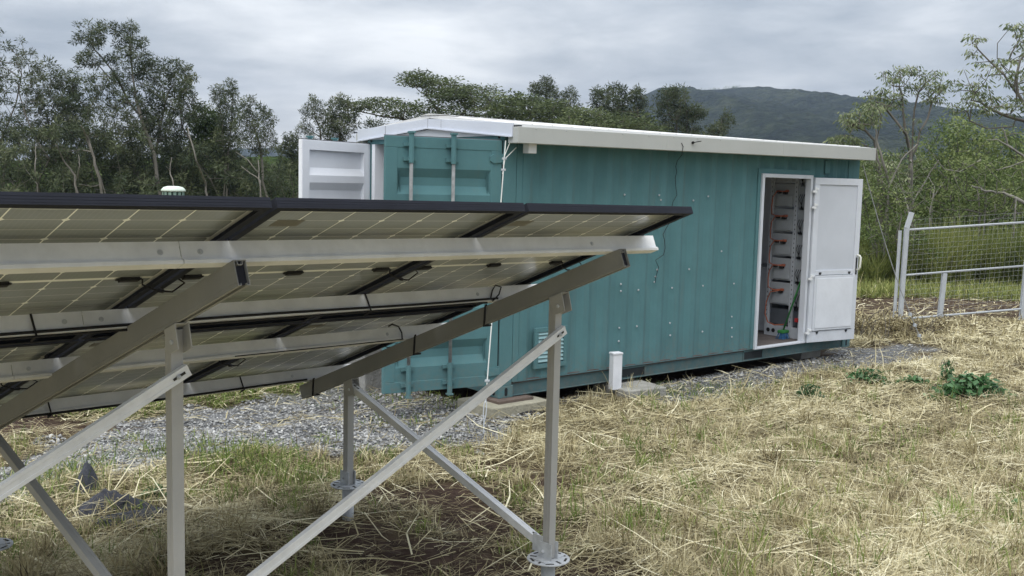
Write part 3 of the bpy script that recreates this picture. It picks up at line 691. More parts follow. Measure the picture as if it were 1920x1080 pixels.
MB().box(fw+.001, LW-fw-.001, -.036, -.013, 1.066, dz1-.086, DM).build('upper_panel', mat('door_panel_grey', (.50, .53, .58), .45, 0, .06, 2.), door)
MB().box(fw-.02, LW-fw+.02, .001, .014, dz0+.15, 1.0, DM).build('lower_panel', white, door, bevel=.003)
MB().box(fw+.015, LW-fw-.015, .0142, .020, dz0+.18, .965, DM).build('lower_insert', mat('insert_white', (.62, .65, .70), .35, 0, .08, 3.5, .12, 5), door, bevel=.006)
for zx, zz in ((fw+.06, 1.032), (LW-fw-.10, 1.032), (fw+.06, dz0+.128), (LW-fw-.10, dz0+.128)):
    MB().box(zx, zx+.035, .001, .012, zz-.009, zz+.009, DM).box(zx+.01, zx+.024, .002, .010, zz-.024, zz-.009, DM).build('catch', plastic_b, door)
hh = MB(); hh.tube([(LW-.035, .0, 1.06), (LW-.035, .045, 1.07), (LW-.03, .055, 1.10), (LW-.025, .055, 1.22), (LW-.03, .04, 1.245), (LW-.035, .0, 1.25)], .013, 8, M=DM)
hh.build('handle', mat('cream_plastic', (.66, .66, .60), .4), door, smooth=True)
MB().box(LW-.052, LW-.028, .0005, .006, 1.0, 1.22, DM).build('lock_plate', plastic_b, door)
for zc in (2.08, 1.88, .98, .29):
    q = MB(); q.box(-.05, .02, .0, .018, zc-.03, zc-.004, DM); q.box(-.012, .05, .0, .018, zc+.004, zc+.03, DM); q.tube([(-.005, .012, zc-.04), (-.005, .012, zc+.04)], .011, 8, M=DM)
    q.build('hinge', mat('hinge_white', (.68, .7, .72), .35), door)

# ------------------------------------------------------------------ inside the doorway
FZ = .159
rk = empty('battery_rack', M=CM, label='tall grey rack of battery modules with looping orange cables inside the doorway', cat='battery rack')
b = MB(); rx, ry0, ry1 = 5.06, .10, .665; HR = 2.30
for y in (ry0, .245, ry1-.05):
    b.box(rx, rx+.04, y, y+.05, FZ, HR)
b.box(rx+.5, rx+.54, ry0, ry0+.05, FZ, HR); b.box(rx+.5, rx+.54, ry1-.05, ry1, FZ, HR)
b.box(rx+.002, rx+.55, ry0, ry1, FZ, FZ+.14); b.box(rx+.002, rx+.55, ry0, ry1, HR, HR+.03); b.box(rx+.545, rx+.55, ry0, ry1, FZ+.14, HR)
b.build('rack_frame', rackm, rk)
hb = MB()
for y in (ry0+.022, .267, ry1-.028):
    for k in range(34): hb.box(rx-.0012, rx-.0002, y-.003, y+.006, FZ+.2+k*.06, FZ+.222+k*.06)
for y in (.52, .60): hb.lathe([(.028, 0), (.028, .002)], 14, Matrix.Translation((rx, y, FZ+.07)) @ Matrix.Rotation(R(-90), 4, 'Y'))
hb.build('slot_row', plastic_b, rk)
zs = [.58, .90, 1.22, 1.54, 1.86, 2.16]
for i, z in enumerate(zs):
    hgt_ = .288 if i < 5 else .13
    m_ = MB().box(rx+.012, rx+.5, .300, ry1-.055, z, z+hgt_).box(rx-.004, rx+.012, .32, .56, z+.02, z+.14).build('battery_module', modm, rk, bevel=.004)
    MB().box(rx+.014, rx+.48, ry0+.052, .24, z, z+hgt_).build('battery_module', modm, rk, bevel=.004)
    if i < 5:
        MB().box(rx-.03, rx+.01, .40, .46, z+.155, z+.19).box(rx-.03, rx+.01, .50, .55, z+.165, z+.2).build('terminal', plastic_b, m_, bevel=.004)
        MB().box(rx-.034, rx-.004, .375, .42, z+.185, z+.215).build('terminal_cap', orange, m_, bevel=.004)
        MB().tube([(rx-.02, .42, z+.19), (rx-.06, .52, z+.20), (rx-.05, .59, z+.12), (rx-.035, .615, z+.0), (rx-.045, .60, z-.10), (rx-.05, .52, z-.13), (rx-.02, .43, z-.12)] if i else
                  [(rx-.02, .42, z+.19), (rx-.06, .55, z+.16), (rx-.05, .615, z+.02), (rx-.05, .625, z-.14), (rx-.07, .56, z-.24), (rx-.06, .46, z-.27), (rx-.03, .34, z-.25)], .0075, 8).build('power_cable', orange, m_, smooth=True)
    sg = MB()
    for k in range(3): sg.tube([(rx-.005, .14+.03*k, z+.16), (rx-.03, .15+.03*k, z+.1), (rx-.02, .17, z+.02), (rx-.01, .19-.02*k, z-.04)], .004, 5)
    sg.build('signal_wire', plastic_b, rk)
MB().box(rx+.03, rx+.4, .10, .6, FZ+.16, FZ+.36).build('shelf_box', dark_in, rk)
MB().box(rx-.01, rx+.02, .14, .19, FZ+.22, FZ+.27).build('breaker', mat('breaker_red', (.45, .03, .03), .5), rk)
cb = empty('cabinet', M=CM, label='low white cabinet standing behind the battery rack in the container', cat='cabinet')
cbb = MB().box(5.30, 5.8, .74, 1.35, FZ, 1.03).build('cabinet_body', white, cb, bevel=.01)
MB().box(5.29, 5.2995, .78, 1.31, FZ+.10, .98).build('cabinet_door', white, cbb, bevel=.004)
MB().box(5.283, 5.2895, .80, .82, .6, .7).build('handle', plastic_b, cbb)
br = empty('broom', M=CM @ Matrix.Translation((4.93, .27, FZ)), label='green handled broom with a blue brush leaning in the doorway', cat='broom')
MB().box(-.07, .07, -.045, .045, .075, .115).build('brush_head', greenp, br, bevel=.01)
q = MB()
for k in range(60):
    a, c = random.uniform(-.065, .065), random.uniform(-.04, .04); q.tube([(a, c, .076), (a*1.45+random.uniform(-.01, .01), c*1.6, .004)], .004, 4)
q.build('bristles', bluep, br)
MB().tube([(0, 0, .11), (.12, -.24, 1.04)], .012, 8).build('handle', greenp, br, smooth=True)

# ------------------------------------------------------------------ things at the foot of the container
def rock_box(name, M, sx, sy, sz, m, lab, cat, bevel=.012, seed=0, sub=6):
    rr = random.Random(seed); b = MB()
    import itertools
    me = MB().box(-sx/2, sx/2, -sy/2, sy/2, 0, sz, M)
    o = me.build(name, m, None, bevel=bevel); 
    return tag(o, lab, cat)
sp = gpt(1185, 737)
slab = rock_box('concrete_slab', Matrix.Translation((sp[0]-.03, sp[1]+.03, -.02)) @ Matrix.Rotation(TH-.15, 4, 'Z'), .52, .62, .115, conc, 'square concrete slab lying beside the container under the small white post', 'concrete slab')
wpx = gpt(1153, 727, .095)
wp = MB(); Mw = Matrix.Translation((wpx[0], wpx[1], .08)) @ Matrix.Rotation(TH-.2, 4, 'Z')
wpe = empty('duct_post', label='short white square duct post with a cap beside the container wall', cat='post')
MB().box(-.055, .055, -.04, .04, 0, .37, Mw).build('duct', mat('duct_white', (.66, .68, .72), .4), wpe, bevel=.004)
MB().box(-.061, .061, -.046, .046, .3705, .392, Mw).build('cap', mat('duct_white', (.66,)*3), wpe, bevel=.005)
bM = CM @ Matrix.Translation((.06, .10, 0))
bz = .124
blk = MB().box(-.30, .42, -.30, .25, -.02-bz+.0, -.028, bM).build('concrete_block', mat('concrete_stained', (.30, .285, .22), .9, 0, .3, 5., .5, 40), None, bevel=.012); tag(blk, 'stained concrete block under the near bottom corner of the container', 'concrete block')
pk = MB().box(-.14, .30, -.20, .16, -.0275, -.0005, bM).build('timber_packer', timber, None, bevel=.003); tag(pk, 'thin dark packer plate between the container corner and its concrete block', 'packer')
cp = gpt(705, 733)
cb2 = rock_box('concrete_block', Matrix.Translation((cp[0]-.05, cp[1]+.35, -.03)) @ Matrix.Rotation(TH+.1, 4, 'Z'), .62, .42, .47, mat('concrete_grey', (.24, .24, .23), .9, 0, .3, 6., .6, 40), 'large grey concrete block behind the free edge of the teal cargo door', 'concrete block', .015)
cp = gpt(655, 722)
rock_box('concrete_paver', Matrix.Translation((cp[0], cp[1]+.2, -.02)) @ Matrix.Rotation(.5, 4, 'Z'), .40, .40, .07, conc, 'pale concrete paver on the gravel behind the short rear post', 'paver')
for (lx, ly, lb) in ((LN-.55, .42, 'concrete block set back in the dark under the far right end of the container'), (.1, WD-.15, 'concrete block under the rear left corner of the container'), (LN-.15, WD-.15, 'concrete block under the hidden rear right corner of the container')):
    o = MB().box(-.22, .22, -.2, .2, -.16, -.001, CM @ Matrix.Translation((lx, ly, 0))).build('concrete_block', conc, None, bevel=.01); tag(o, lb, 'concrete block')
def cloth(name, cx, cy, w_, d_, h_, rot, m, lab, cat, seed, nx=34, ny=28, rag=.15):
    r_ = np.random.default_rng(seed); xs, ys = np.meshgrid(np.linspace(-1, 1, nx), np.linspace(-1, 1, ny))
    rad = np.sqrt(xs**2+ys**2); an = np.arctan2(ys, xs)
    prof = np.clip(1-rad**3, 0, 1)
    fold = .5*np.abs(np.sin(1.5*an+seed))-.25+.45*np.abs(np.sin(3.5*an+2*seed+3*rad))-.2+.3*np.abs(np.sin(4*xs+7*ys+seed))-.15
    pl = np.full(xs.shape, 9.)
    for k in range(9):
        a_ = r_.uniform(0, 6.28); cx_, cy_ = r_.uniform(-.25, .25, 2); sl_ = r_.uniform(.7, 1.7)
        pl = np.minimum(pl, 1.05-sl_*np.maximum((xs-cx_)*math.cos(a_)+(ys-cy_)*math.sin(a_), -.05))
    crease = .10*np.abs(((xs*1.9+ys*1.3+.3*seed) % 1)-.5)+.08*np.abs(((ys*2.3-xs*1.1+.7*seed) % 1)-.5)
    z = h_*np.clip(pl, .03, 1.1)*(.8+crease*2)+.01
    z = z+.018*h_/.2*(np.abs(np.sin(7*xs+5*ys+seed))+np.abs(np.sin(-6*xs+9*ys+2*seed))+.7*np.abs(np.sin(15*xs+3*ys)))*prof
    X_ = xs*w_/2*(1+rag*np.sin(2*an+seed)); Y_ = ys*d_/2*(1+rag*np.cos(3*an+seed))
    c, s = math.cos(rot), math.sin(rot); gx_ = cx+X_*c-Y_*s; gy_ = cy+X_*s+Y_*c
    V = np.stack([gx_, gy_, z+hgt(gx_, gy_)], -1).reshape(-1, 3); i, j = np.meshgrid(np.arange(nx-1), np.arange(ny-1)); a = (j*nx+i).reshape(-1)
    o = indexed_mesh(name, V, np.stack([a, a+1, a+nx+1, a+nx], -1), m, smooth=False); s_ = o.modifiers.new('thick', 'SOLIDIFY'); s_.thickness = .003
    return tag(o, lab, cat)
q = gpt(200, 968); cloth('fabric_scrap', q[0], q[1]+.05, .52, .42, .18, .5, mat('fabric_grey_blue', (.038, .041, .052), .5, 0, .2, 8.), 'crumpled grey blue fabric scrap lying in the cut grass at the left', 'fabric scrap', 2)
q = gpt(228, 983); cloth('weed_mat', q[0], q[1]-.05, .7, .2, .06, .25, fabric, 'flat black strip of weed mat in front of the crumpled grey fabric', 'weed mat', 4)
q = gpt(150, 940); cloth('weed_mat', q[0], q[1]+.1, .2, .24, .2, .8, fabric, 'small upright flap of black weed mat behind the grey fabric scrap', 'weed mat', 6)
q = gpt(970, 775); cloth('weed_mat', q[0]+.02, q[1]+.03, .62, .16, .03, .35, plastic_b, 'black plastic weed mat spilling out under the concrete block', 'weed mat', 8)
# guy cable with turnbuckle at the near corner
top = cw(-.035, -.06, 2.47); bot = Vector(gpt(906, 812))+Vector((0, 0, 0))
g = empty('guy_cable', label='pale guy cable with clamps and turnbuckle from roof corner down to a ground anchor', cat='guy cable')
def lerp(a, b, t): return a+(b-a)*t
dirn = (bot-top).normalized()
b = MB(); b.tube([top, lerp(top, bot, .90)], .0055, 6); b.tube([top+Vector((.05, 0, .01)), lerp(top, bot, .06)+Vector((-.004, -.01, 0)), lerp(top, bot, .12)], .004, 5)
b.tube([top+Vector((.10, .06, -.06)), lerp(top, bot, .065)+Vector((.008, 0, 0)), lerp(top, bot, .12)+Vector((-.006, 0, 0))], .004, 5)
b.build('cable', rope_m, g)
for t_ in (.065, .105, .83, .86):
    p = lerp(top, bot, t_); MB().box(-.022, .022, -.012, .012, -.010, .010, Matrix.Translation(p)).build('clamp', galv_l, g, bevel=.003)
b = MB(); a_, c_ = lerp(top, bot, .895), lerp(top, bot, .955)
for sx in (-.012, .012): b.tube([a_+Vector((sx*.4, 0, 0)), lerp(a_, c_, .25)+Vector((sx, 0, 0)), lerp(a_, c_, .75)+Vector((sx, 0, 0)), c_+Vector((sx*.4, 0, 0))], .005, 6)
b.tube([c_, bot-Vector((0, 0, .03))], .006, 6); b.tube([lerp(top, bot, .87), a_], .007, 6); b.build('turnbuckle', galv_l, g)
# guy wire at the far corner
top2 = cw(LN+.02, -.03, 2.42); bot2 = Vector(gpt(1732, 648)); g2 = empty('guy_wire', label='thin slack guy wire from the far roof corner down to the grass by the fence', cat='guy wire')
pts = [lerp(top2, bot2, t)+Vector((0, 0, -.16*math.sin(math.pi*t))) for t in np.linspace(0, 1, 14)]
MB().tube(pts, .0065, 5).build('cable', wire, g2)
for t_ in (10, 11, 12): MB().box(-.02, .02, -.02, .02, -.02, .02, Matrix.Translation(pts[t_])).build('clamp', galv_l, g2)
# sensor on gutter with dangling wire
sn = empty('sensor', M=CM, label='black sensor rod on the gutter with a thin wire dangling down the teal wall', cat='sensor')
MB().lathe([(.012, 0), (.016, .01), (.012, .022)], 10, Matrix.Translation((2.42, -.221, 2.555)) @ Matrix.Rotation(R(90), 4, 'X')).build('sensor_head', plastic_b, sn)
MB().tube([(2.42, -.24, 2.556), (2.52, -.26, 2.575)], .005, 6).build('sensor_rod', plastic_b, sn)
def wallpt(px, py, y=-.02):
    d = ray(px, py); B = CM.inverted(); o = B @ Vector((0, 0, CAMZ)); dd = (B.to_3x3() @ Vector(d)); t = (y-o.y)/dd.y; return o+dd*t
wp_ = [wallpt(1278, 268, -.225), wallpt(1281, 275, -.225), wallpt(1279, 284, -.225)] + [wallpt(x, y) for x, y in ((1279, 290), (1270, 301), (1267, 312), (1269, 322), (1266, 333), (1267, 350), (1269, 366), (1262, 378), (1257, 400), (1257, 415), (1249, 428), (1243, 440), (1246, 450), (1247, 465), (1244, 478), (1229, 488), (1235, 501), (1230, 518), (1228, 530))]
MB().tube(wp_, .0035, 5).build('wire', plastic_b, sn)
# vent cowl pipe far behind the panels
vp = dpt(325, 349, 9.6); vc = empty('vent_pipe', label='mint green domed vent cowl showing above the top edge of the solar panels', cat='vent pipe')
Mv = Matrix.Translation((vp[0], vp[1], 0)); zt = vp[2]
MB().lathe([(.055, 0), (.055, zt-.16)], 16, Mv).build('pipe', mint, vc, smooth=True)
MB().lathe([(.108, zt-.050), (.112, zt-.042), (.108, zt-.030), (.088, zt-.010), (.05, zt), (.01, zt+.001)], 26, Mv).build('cowl_cap', mint, vc, smooth=True)
q = MB()
for k in range(14):
    a = 2*math.pi*k/14; q.box(-.014, .014, .095, .101, zt-.16, zt-.048, Mv @ Matrix.Rotation(a, 4, 'Z'))
q.lathe([(.06, zt-.17), (.104, zt-.16), (.104, zt-.15)], 20, Mv); q.lathe([(.055, zt-.15), (.055, zt-.05)], 16, Mv)
q.build('cowl_slats', mat('mint_dark', (.18, .26, .22), .6), vc)

# ------------------------------------------------------------------ fence
fn = empty('fence_panel', label='galvanised steel and wire mesh fence panel with a leaning angled end post', cat='fence')
A_ = Vector(gpt(1687, 604)); B_ = Vector(gpt(1915, 600)); fdir = (B_-A_); fdir.z = 0; FL = fdir.length; fdir.normalize(); fnr = Vector((fdir.y, -fdir.x, 0))
def fp(s, z, o=0): return A_+fdir*s+fnr*o+Vector((0, 0, z+.065*s))
lean = Vector((.05, 0, 0))
MB().tube([fp(0, -.1), fp(.02, 1.60)], .048, 4).build('post', galv_l, fn)
MB().tube([fp(.021, 1.60), fp(.10, 1.86)], .048, 4).build('post_arm', galv_l, fn)
MB().tube([fp(-.07, -.1, -.06), fp(-.06, 1.56, -.06)], .03, 8).build('back_pipe', galv_l, fn)
MB().tube([fp(FL, -.2), fp(FL+.02, .86), ], .05, 4).build('post', galv_l, fn)
MB().tube([fp(.80, .02), fp(.84, .78)], .05, 4).build('mid_post', galv_l, fn)
b1 = MB().tube([fp(0, 1.57), fp(FL+.9, 1.57)], .020, 8).build('top_rail', galv_l, fn)
MB().tube([fp(0, .80), fp(FL+.9, .80)], .018, 8).build('mid_rail', galv_l, fn)
MB().tube([fp(0, .05), fp(FL+.9, .03)], .018, 8).build('bottom_rail', galv_l, fn)
mb = MB()
for k in range(20):
    z = .12+k*.085; mb.tube([fp(.03, z, .02), fp(FL+.9, z+.02, .02)], .0016, 4, cap=False)
for k in range(34):
    s_ = .05+k*.10
    mb.tube([fp(s_, .08, .024), fp(s_+.01, 1.74, .024)], .0010, 4, cap=False)
mb.build('wire_mesh', wire, fn)
#PLANTS

# ------------------------------------------------------------------ ground cover
def blades(n, x, y, z, length, width, az, elev, bend, tint, name, m, kind='stuff'):
    """two-segment flat blades"""
    d = np.stack([np.cos(az)*np.cos(elev), np.sin(az)*np.cos(elev), np.sin(elev)], -1)
    side = np.stack([-np.sin(az), np.cos(az), rng.normal(0, .35, n)], -1); side /= np.linalg.norm(side, axis=1)[:, None]
    p0 = np.stack([x, y, z], -1); p1 = p0+d*(length*.5)[:, None]
    d2 = d.copy(); d2[:, 2] -= bend; d2[:, :2] += rng.normal(0, .18, (n, 2)); d2 /= np.linalg.norm(d2, axis=1)[:, None]
    p2 = p1+d2*(length*.5)[:, None]; w = side*(width*.5)[:, None]
    V = np.stack([p0-w, p0+w, p1+w, p1-w, p1-w, p1+w, p2+w*.3, p2-w*.3], 1).reshape(-1, 4, 3)
    o = quad_mesh(name, V, np.repeat(tint, 2), m); return tag(o, kind=kind)
def foot_mask(x, y):      # under the container floor / blocks
    lx = (x+.1033)*.7691+(y-9.6605)*.6391; ly = -(x+.1033)*.6391+(y-9.6605)*.7691
    return (lx > -.02) & (lx < 6.05) & (ly > .12) & (ly < 2.4)
def sample_px(n, y0, y1, x0=-60, x1=1980, pw=1.):
    """points on the ground spread so that density falls off with distance"""
    yy = y0+(y1-y0)*rng.random(n)**pw; xx = x0+(x1-x0)*rng.random(n)
    d = (xx-960)[:, None]/FPX*CA+(540-yy)[:, None]/FPX*CB+CC; t = -CAMZ/d[:, 2]
    return d[:, 0]*t, d[:, 1]*t
def vn(x, y, s, ph=0):    # cheap smooth noise in -1..1
    return (np.sin(s*x+ph)*np.sin(s*1.13*y+2*ph)+.6*np.sin(s*2.3*x-s*1.7*y+ph)+.4*np.sin(s*4.1*x+s*3.3*y+3*ph))/1.7
def mass(x, y): return vn(x, y, 1.3, 1.)*.5+vn(x, y, 4.1, 2.)*.35+vn(x, y, 11., .5)*.2
def rightness(x, y): return smooth(-.5, 1.3, x-.25*(y-6))
# --- near and mid straw mat
def straw_field(n, y0, y1, wmul, lmul, name, dens_cut=0.):
    x, y = sample_px(n, y0, y1)
    ok = ~foot_mask(x, y)
    g = gravel_mask(x, y); d = dirt_shade_mask(x, y); r = rightness(x, y); mm = mass(x, y)
    pr = np.clip(.52+.48*r+.30*mm, 0, 1)*(1-.86*d)*np.where(g, .10, 1)
    leftfar = smooth(-.5, -2, x)*smooth(9.3, 10.3, y); pr *= 1-.5*leftfar
    ok &= rng.random(n) < pr
    x = x[ok]; y = y[ok]; n = len(x); r = r[ok]; mm = mm[ok]; dist = np.hypot(x, y)
    lay = rng.random(n)
    L_ = rng.gamma(1.5, .072, n)*lmul+.025; L_ = np.minimum(L_, .5)
    az = rng.uniform(0, 2*math.pi, n)+0.; az = np.where(rng.random(n) < .35, rng.normal(.35, .5, n)+np.pi*(rng.random(n) < .5), az)
    el = rng.normal(.06, .16, n); up = rng.random(n) < .06; el = np.where(up, rng.uniform(.3, 1.3, n), el)
    hump = np.clip(mm+.3*vn(x, y, 6.5, 4.), -.6, 1)*.055
    z = hgt(x, y)+.004+lay*.03+np.maximum(hump, 0)+np.maximum(-np.sin(el)*L_*.6, 0)
    t = np.clip(.20+.34*lay+.14*r+.34*mm+rng.normal(0, .19, n), 0, 1)
    t = np.where(up, t*.8, t)
    return blades(n, x, y, z, L_, (.0035+.004*rng.random(n)**2)*wmul*(1+.03*dist), az, el, rng.uniform(-.05, .35, n), t, name, straw_m)
straw_field(215000, 790, 1150, .72, .75, 'dry_straw')
straw_field(135000, 640, 800, 1.05, 1.0, 'dry_straw')
straw_field(60000, 535, 645, 2.0, 1.2, 'dry_straw')
# --- standing stubble tufts and green grass, in clusters
def tufts(nt_, per, y0, y1, spread, lmin, lmax, wmul, tintf, name, m, cond, x0=-60, x1=1980):
    cx, cy = sample_px(nt_, y0, y1, x0, x1); ok = ~foot_mask(cx, cy) & cond(cx, cy); cx = cx[ok]; cy = cy[ok]
    k = rng.integers(per//2, per*2, len(cx)); x = np.repeat(cx, k)+rng.normal(0, spread, k.sum()); y = np.repeat(cy, k)+rng.normal(0, spread, k.sum())
    ok = ~foot_mask(x, y); n = len(x); base = np.repeat(rng.random(len(cx)), k)
    L_ = rng.uniform(lmin, lmax, n)*np.repeat(rng.uniform(.6, 1.3, len(cx)), k)
    return blades(n, x, y, hgt(x, y)-.005, L_, (.004+.004*rng.random(n))*wmul, rng.uniform(0, 6.283, n), rng.normal(1.1, .3, n), rng.uniform(0, .9, n), np.clip(tintf(base, rng.random(n)), 0, 1), name, m)
isd = lambda x, y: (dirt_shade_mask(x, y) < .5)
tufts(1500, 22, 700, 1120, .05, .05, .17, 1., lambda b, r: .25+.45*b+.3*r-.1, 'stubble', straw_m, lambda x, y: isd(x, y) & ~gravel_mask(x, y) & (rng.random(x.shape) < .35+.65*rightness(x, y)))
tufts(700, 16, 560, 700, .09, .08, .22, 2., lambda b, r: .2+.4*b+.3*r, 'stubble', straw_m, lambda x, y: isd(x, y) & ~gravel_mask(x, y))
tufts(800, 16, 720, 1120, .05, .06, .22, 1.1, lambda b, r: .15+.45*b+.4*r, 'green_grass', grass_m, lambda x, y: isd(x, y) & ~gravel_mask(x, y) & (rightness(x, y) > .3) & (rng.random(x.shape) < .6))
tufts(700, 20, 760, 1110, .06, .04, .15, 1.1, lambda b, r: .1+.5*b+.4*r, 'green_grass', grass_m, lambda x, y: isd(x, y) & (~gravel_mask(x, y) | (rng.random(x.shape) < .04)) & (rightness(x, y) < .45) & (mass(x+3, y) > -.15), -60, 1000)
for (px_, py_, n_, hh_, sp_) in ((480, 880, 260, .24, .22), (560, 905, 200, .22, .16), (60, 930, 300, .22, .25), (120, 900, 120, .25, .15), (30, 985, 200, .18, .2), (400, 860, 200, .16, .3), (320, 860, 120, .2, .2), (1900, 990, 90, .3, .10),
                         (1250, 740, 260, .12, .35), (1330, 735, 220, .12, .3), (1400, 730, 160, .14, .25), (1400, 850, 30, .16, .08), (1700, 880, 40, .2, .08), (1480, 870, 30, .18, .06), (1880, 800, 40, .26, .08), (760, 790, 120, .14, .25), (430, 850, 160, .14, .3),
                         (760, 745, 260, .10, .35), (880, 755, 160, .14, .25), (640, 760, 60, .08, .2), (1590, 700, 120, .18, .2)):
    c_ = gpt(px_, py_); x = rng.normal(c_[0], sp_, n_); y = rng.normal(c_[1], sp_*.7, n_)
    blades(n_, x, y, hgt(x, y)-.004, rng.uniform(.4, 1, n_)*hh_, .004+.004*rng.random(n_), rng.uniform(0, 6.283, n_), rng.normal(1.05, .3, n_), rng.uniform(0, 1., n_), np.clip(rng.normal(.45, .22, n_), 0, 1), 'green_grass', grass_m)
# a few long loose stalks
n_ = 420; x, y = sample_px(n_, 700, 1100); ok = ~foot_mask(x, y) & ~gravel_mask(x, y); x = x[ok]; y = y[ok]; n_ = len(x)
blades(n_, x, y, hgt(x, y)+.045, rng.uniform(.3, .75, n_), .006+.006*rng.random(n_), rng.uniform(0, 6.283, n_), rng.normal(.02, .08, n_), rng.uniform(-.1, .1, n_), rng.uniform(.45, 1, n_), 'loose_stalks', straw_m)
n_ = 26; c_ = gpt(200, 965); x = c_[0]+rng.normal(0, .18, n_); y = c_[1]+rng.normal(0, .14, n_)
blades(n_, x, y, hgt(x, y)+.06, rng.uniform(.3, .6, n_), .006+.005*rng.random(n_), rng.uniform(0, 6.283, n_), rng.normal(.25, .25, n_), rng.uniform(.2, .5, n_), rng.uniform(.5, 1, n_), 'loose_stalks', straw_m)
tufts(90, 40, 700, 1120, .035, .08, .26, 1.1, lambda b, r: .1+.35*b+.35*r, 'stubble', straw_m, lambda x, y: isd(x, y) & ~gravel_mask(x, y))
# far left grass behind the gravel
n_ = 24000; x, y = sample_px(n_, 640, 790, -60, 760); ok = ~foot_mask(x, y) & ~gravel_mask(x, y) & (rng.random(n_) < 1-.8*dirt_shade_mask(x, y)); x = x[ok]; y = y[ok]; n_ = len(x)
blades(n_, x, y, hgt(x, y), rng.uniform(.05, .2, n_), .006+.006*rng.random(n_), rng.uniform(0, 6.283, n_), rng.uniform(.1, 1.4, n_), rng.uniform(0, .6, n_), rng.beta(2, 2.2, n_)*.9+.08, 'green_grass', grass_m)
# --- gravel stones
n_ = 120000; x, y = sample_px(n_, 630, 1000, -150, 1800, .75); ok = gravel_mask(x, y) & (~foot_mask(x, y)); x = x[ok]; y = y[ok]; n_ = len(x)
n2_ = 2500; lx = rng.uniform(-.1, 6.1, n2_); ly = rng.uniform(-.1, .14, n2_); x = np.concatenate([x, -.1033+lx*.7691-ly*.6391]); y = np.concatenate([y, 9.6605+lx*.6391+ly*.7691]); n_ = len(x)
oc = np.array([(1, 0, 0), (0, 1, 0), (-1, 0, 0), (0, -1, 0), (0, 0, 1), (0, 0, -1.)]); of = np.array([(0, 1, 4), (1, 2, 4), (2, 3, 4), (3, 0, 4), (1, 0, 5), (2, 1, 5)])
sc_ = rng.gamma(3, .0024, n_)+.004; ax = rng.uniform(.6, 1.5, (n_, 3))*np.array([1, 1, .62]); vv = oc[None]*ax[:, None]*sc_[:, None, None]*(1+rng.normal(0, .18, (n_, 6, 1)))
an_ = rng.uniform(0, 6.283, n_); c, s = np.cos(an_), np.sin(an_); tl = rng.normal(0, .4, n_)
vx = vv[..., 0]*c[:, None]-vv[..., 1]*s[:, None]; vy = vv[..., 0]*s[:, None]+vv[..., 1]*c[:, None]; vz = vv[..., 2]+vx*np.tan(np.clip(tl, -.7, .7))[:, None]*.6
gv = np.stack([vx+x[:, None], vy+y[:, None], vz+(hgt(x, y)+.004+rng.random(n_)*.012)[:, None]], -1)
gf = (of[None]+6*np.arange(n_)[:, None, None]).reshape(-1, 3)
gs = indexed_mesh('gravel', gv.reshape(-1, 3), gf, gravel_m, tint=np.repeat(np.clip(rng.beta(2.2, 2.6, n_), 0, 1), 6)); tag(gs, kind='stuff')
# --- uprooted leafy plants
def leafy(px_, py_, w_, d_, h_, n_, lab, seed, leaf=.07, root=None, tint=(.2, .9)):
    r_ = np.random.default_rng(seed); c_ = gpt(px_, py_); e = empty('leafy_plant', (c_[0], c_[1], 0), label=lab, cat='plant')
    b = MB(); tips = []
    for k in range(9):
        a = r_.uniform(0, 6.283); t = np.array([math.cos(a)*w_*.45*r_.uniform(.4, 1), math.sin(a)*d_*.45*r_.uniform(.4, 1), h_*r_.uniform(.3, 1)])
        b.tube([(0, 0, .01), tuple(t*.5+np.array([0, 0, h_*.25])), tuple(t)], [.006, .005, .003], 5); tips.append(t)
    b.build('stem', mat('stem_green', (.10, .14, .06), .7), e)
    p = np.stack([r_.normal(0, w_*.27, n_), r_.normal(0, d_*.27, n_), np.zeros(n_)], -1); rad = np.hypot(p[:, 0]/w_*2, p[:, 1]/d_*2)
    p[:, 2] = h_*np.clip(1-rad**2*.8, .12, 1)*r_.uniform(.35, 1, n_)
    az = r_.uniform(0, 6.283, n_); el = r_.normal(-.35, .45, n_); l_ = leaf*r_.uniform(.6, 1.3, n_)
    d = np.stack([np.cos(az)*np.cos(el), np.sin(az)*np.cos(el), np.sin(el)], -1); sd_ = np.stack([-np.sin(az), np.cos(az), r_.normal(0, .4, n_)], -1)
    V = np.stack([p, p+d*(l_*.45)[:, None]+sd_*(l_*.26)[:, None], p+d*l_[:, None]+np.array([0, 0, -.01]), p+d*(l_*.45)[:, None]-sd_*(l_*.26)[:, None]], 1); V[..., 2] = np.maximum(V[..., 2], .008)
    quad_mesh('leaves', V, np.clip(r_.uniform(tint[0], tint[1], n_)*r_.uniform(.5, 1, n_), 0, 1), weed_m, e)
    if root:
        o = MB(); 
        for k in range(14):
            a, c, f = r_.normal(0, .03, 3); o.add([(root[0]+a+.03*x_, root[1]+c+.03*y_, .03+abs(f)*.5+.028*z_) for x_, y_, z_ in oc], [tuple(q_) for q_ in of.tolist()]+[(3, 2, 5), (0, 3, 5)])
        o.build('root_ball', soil_m, e)
leafy(1822, 748, .80, .46, .30, 560, 'largest uprooted leafy plant, lying at the right with its dark root ball', 3, .10, (.44, -.02))
leafy(1775, 722, .18, .14, .32, 70, 'small upright drooping plant standing just behind the largest uprooted plant', 4, .07, tint=(.1, .5))
leafy(1712, 728, .46, .32, .16, 240, 'pale green wilted plant between the two bigger uprooted plants', 5, .075, (.24, -.08), (.5, 1))
leafy(1622, 722, .66, .38, .21, 330, 'dark green uprooted plant by the gravel, left of the pale wilted one', 6, .06, tint=(.15, .7))
leafy(1518, 750, .36, .26, .2, 300, 'dark fine leaved bush beside the gravel patch, in front of the container doorway', 8, .035, tint=(.0, .25))
leafy(290, 948, .22, .16, .16, 110, 'small green broad leaved weed beside the nearer post at the left', 9, .055, tint=(.2, .7))
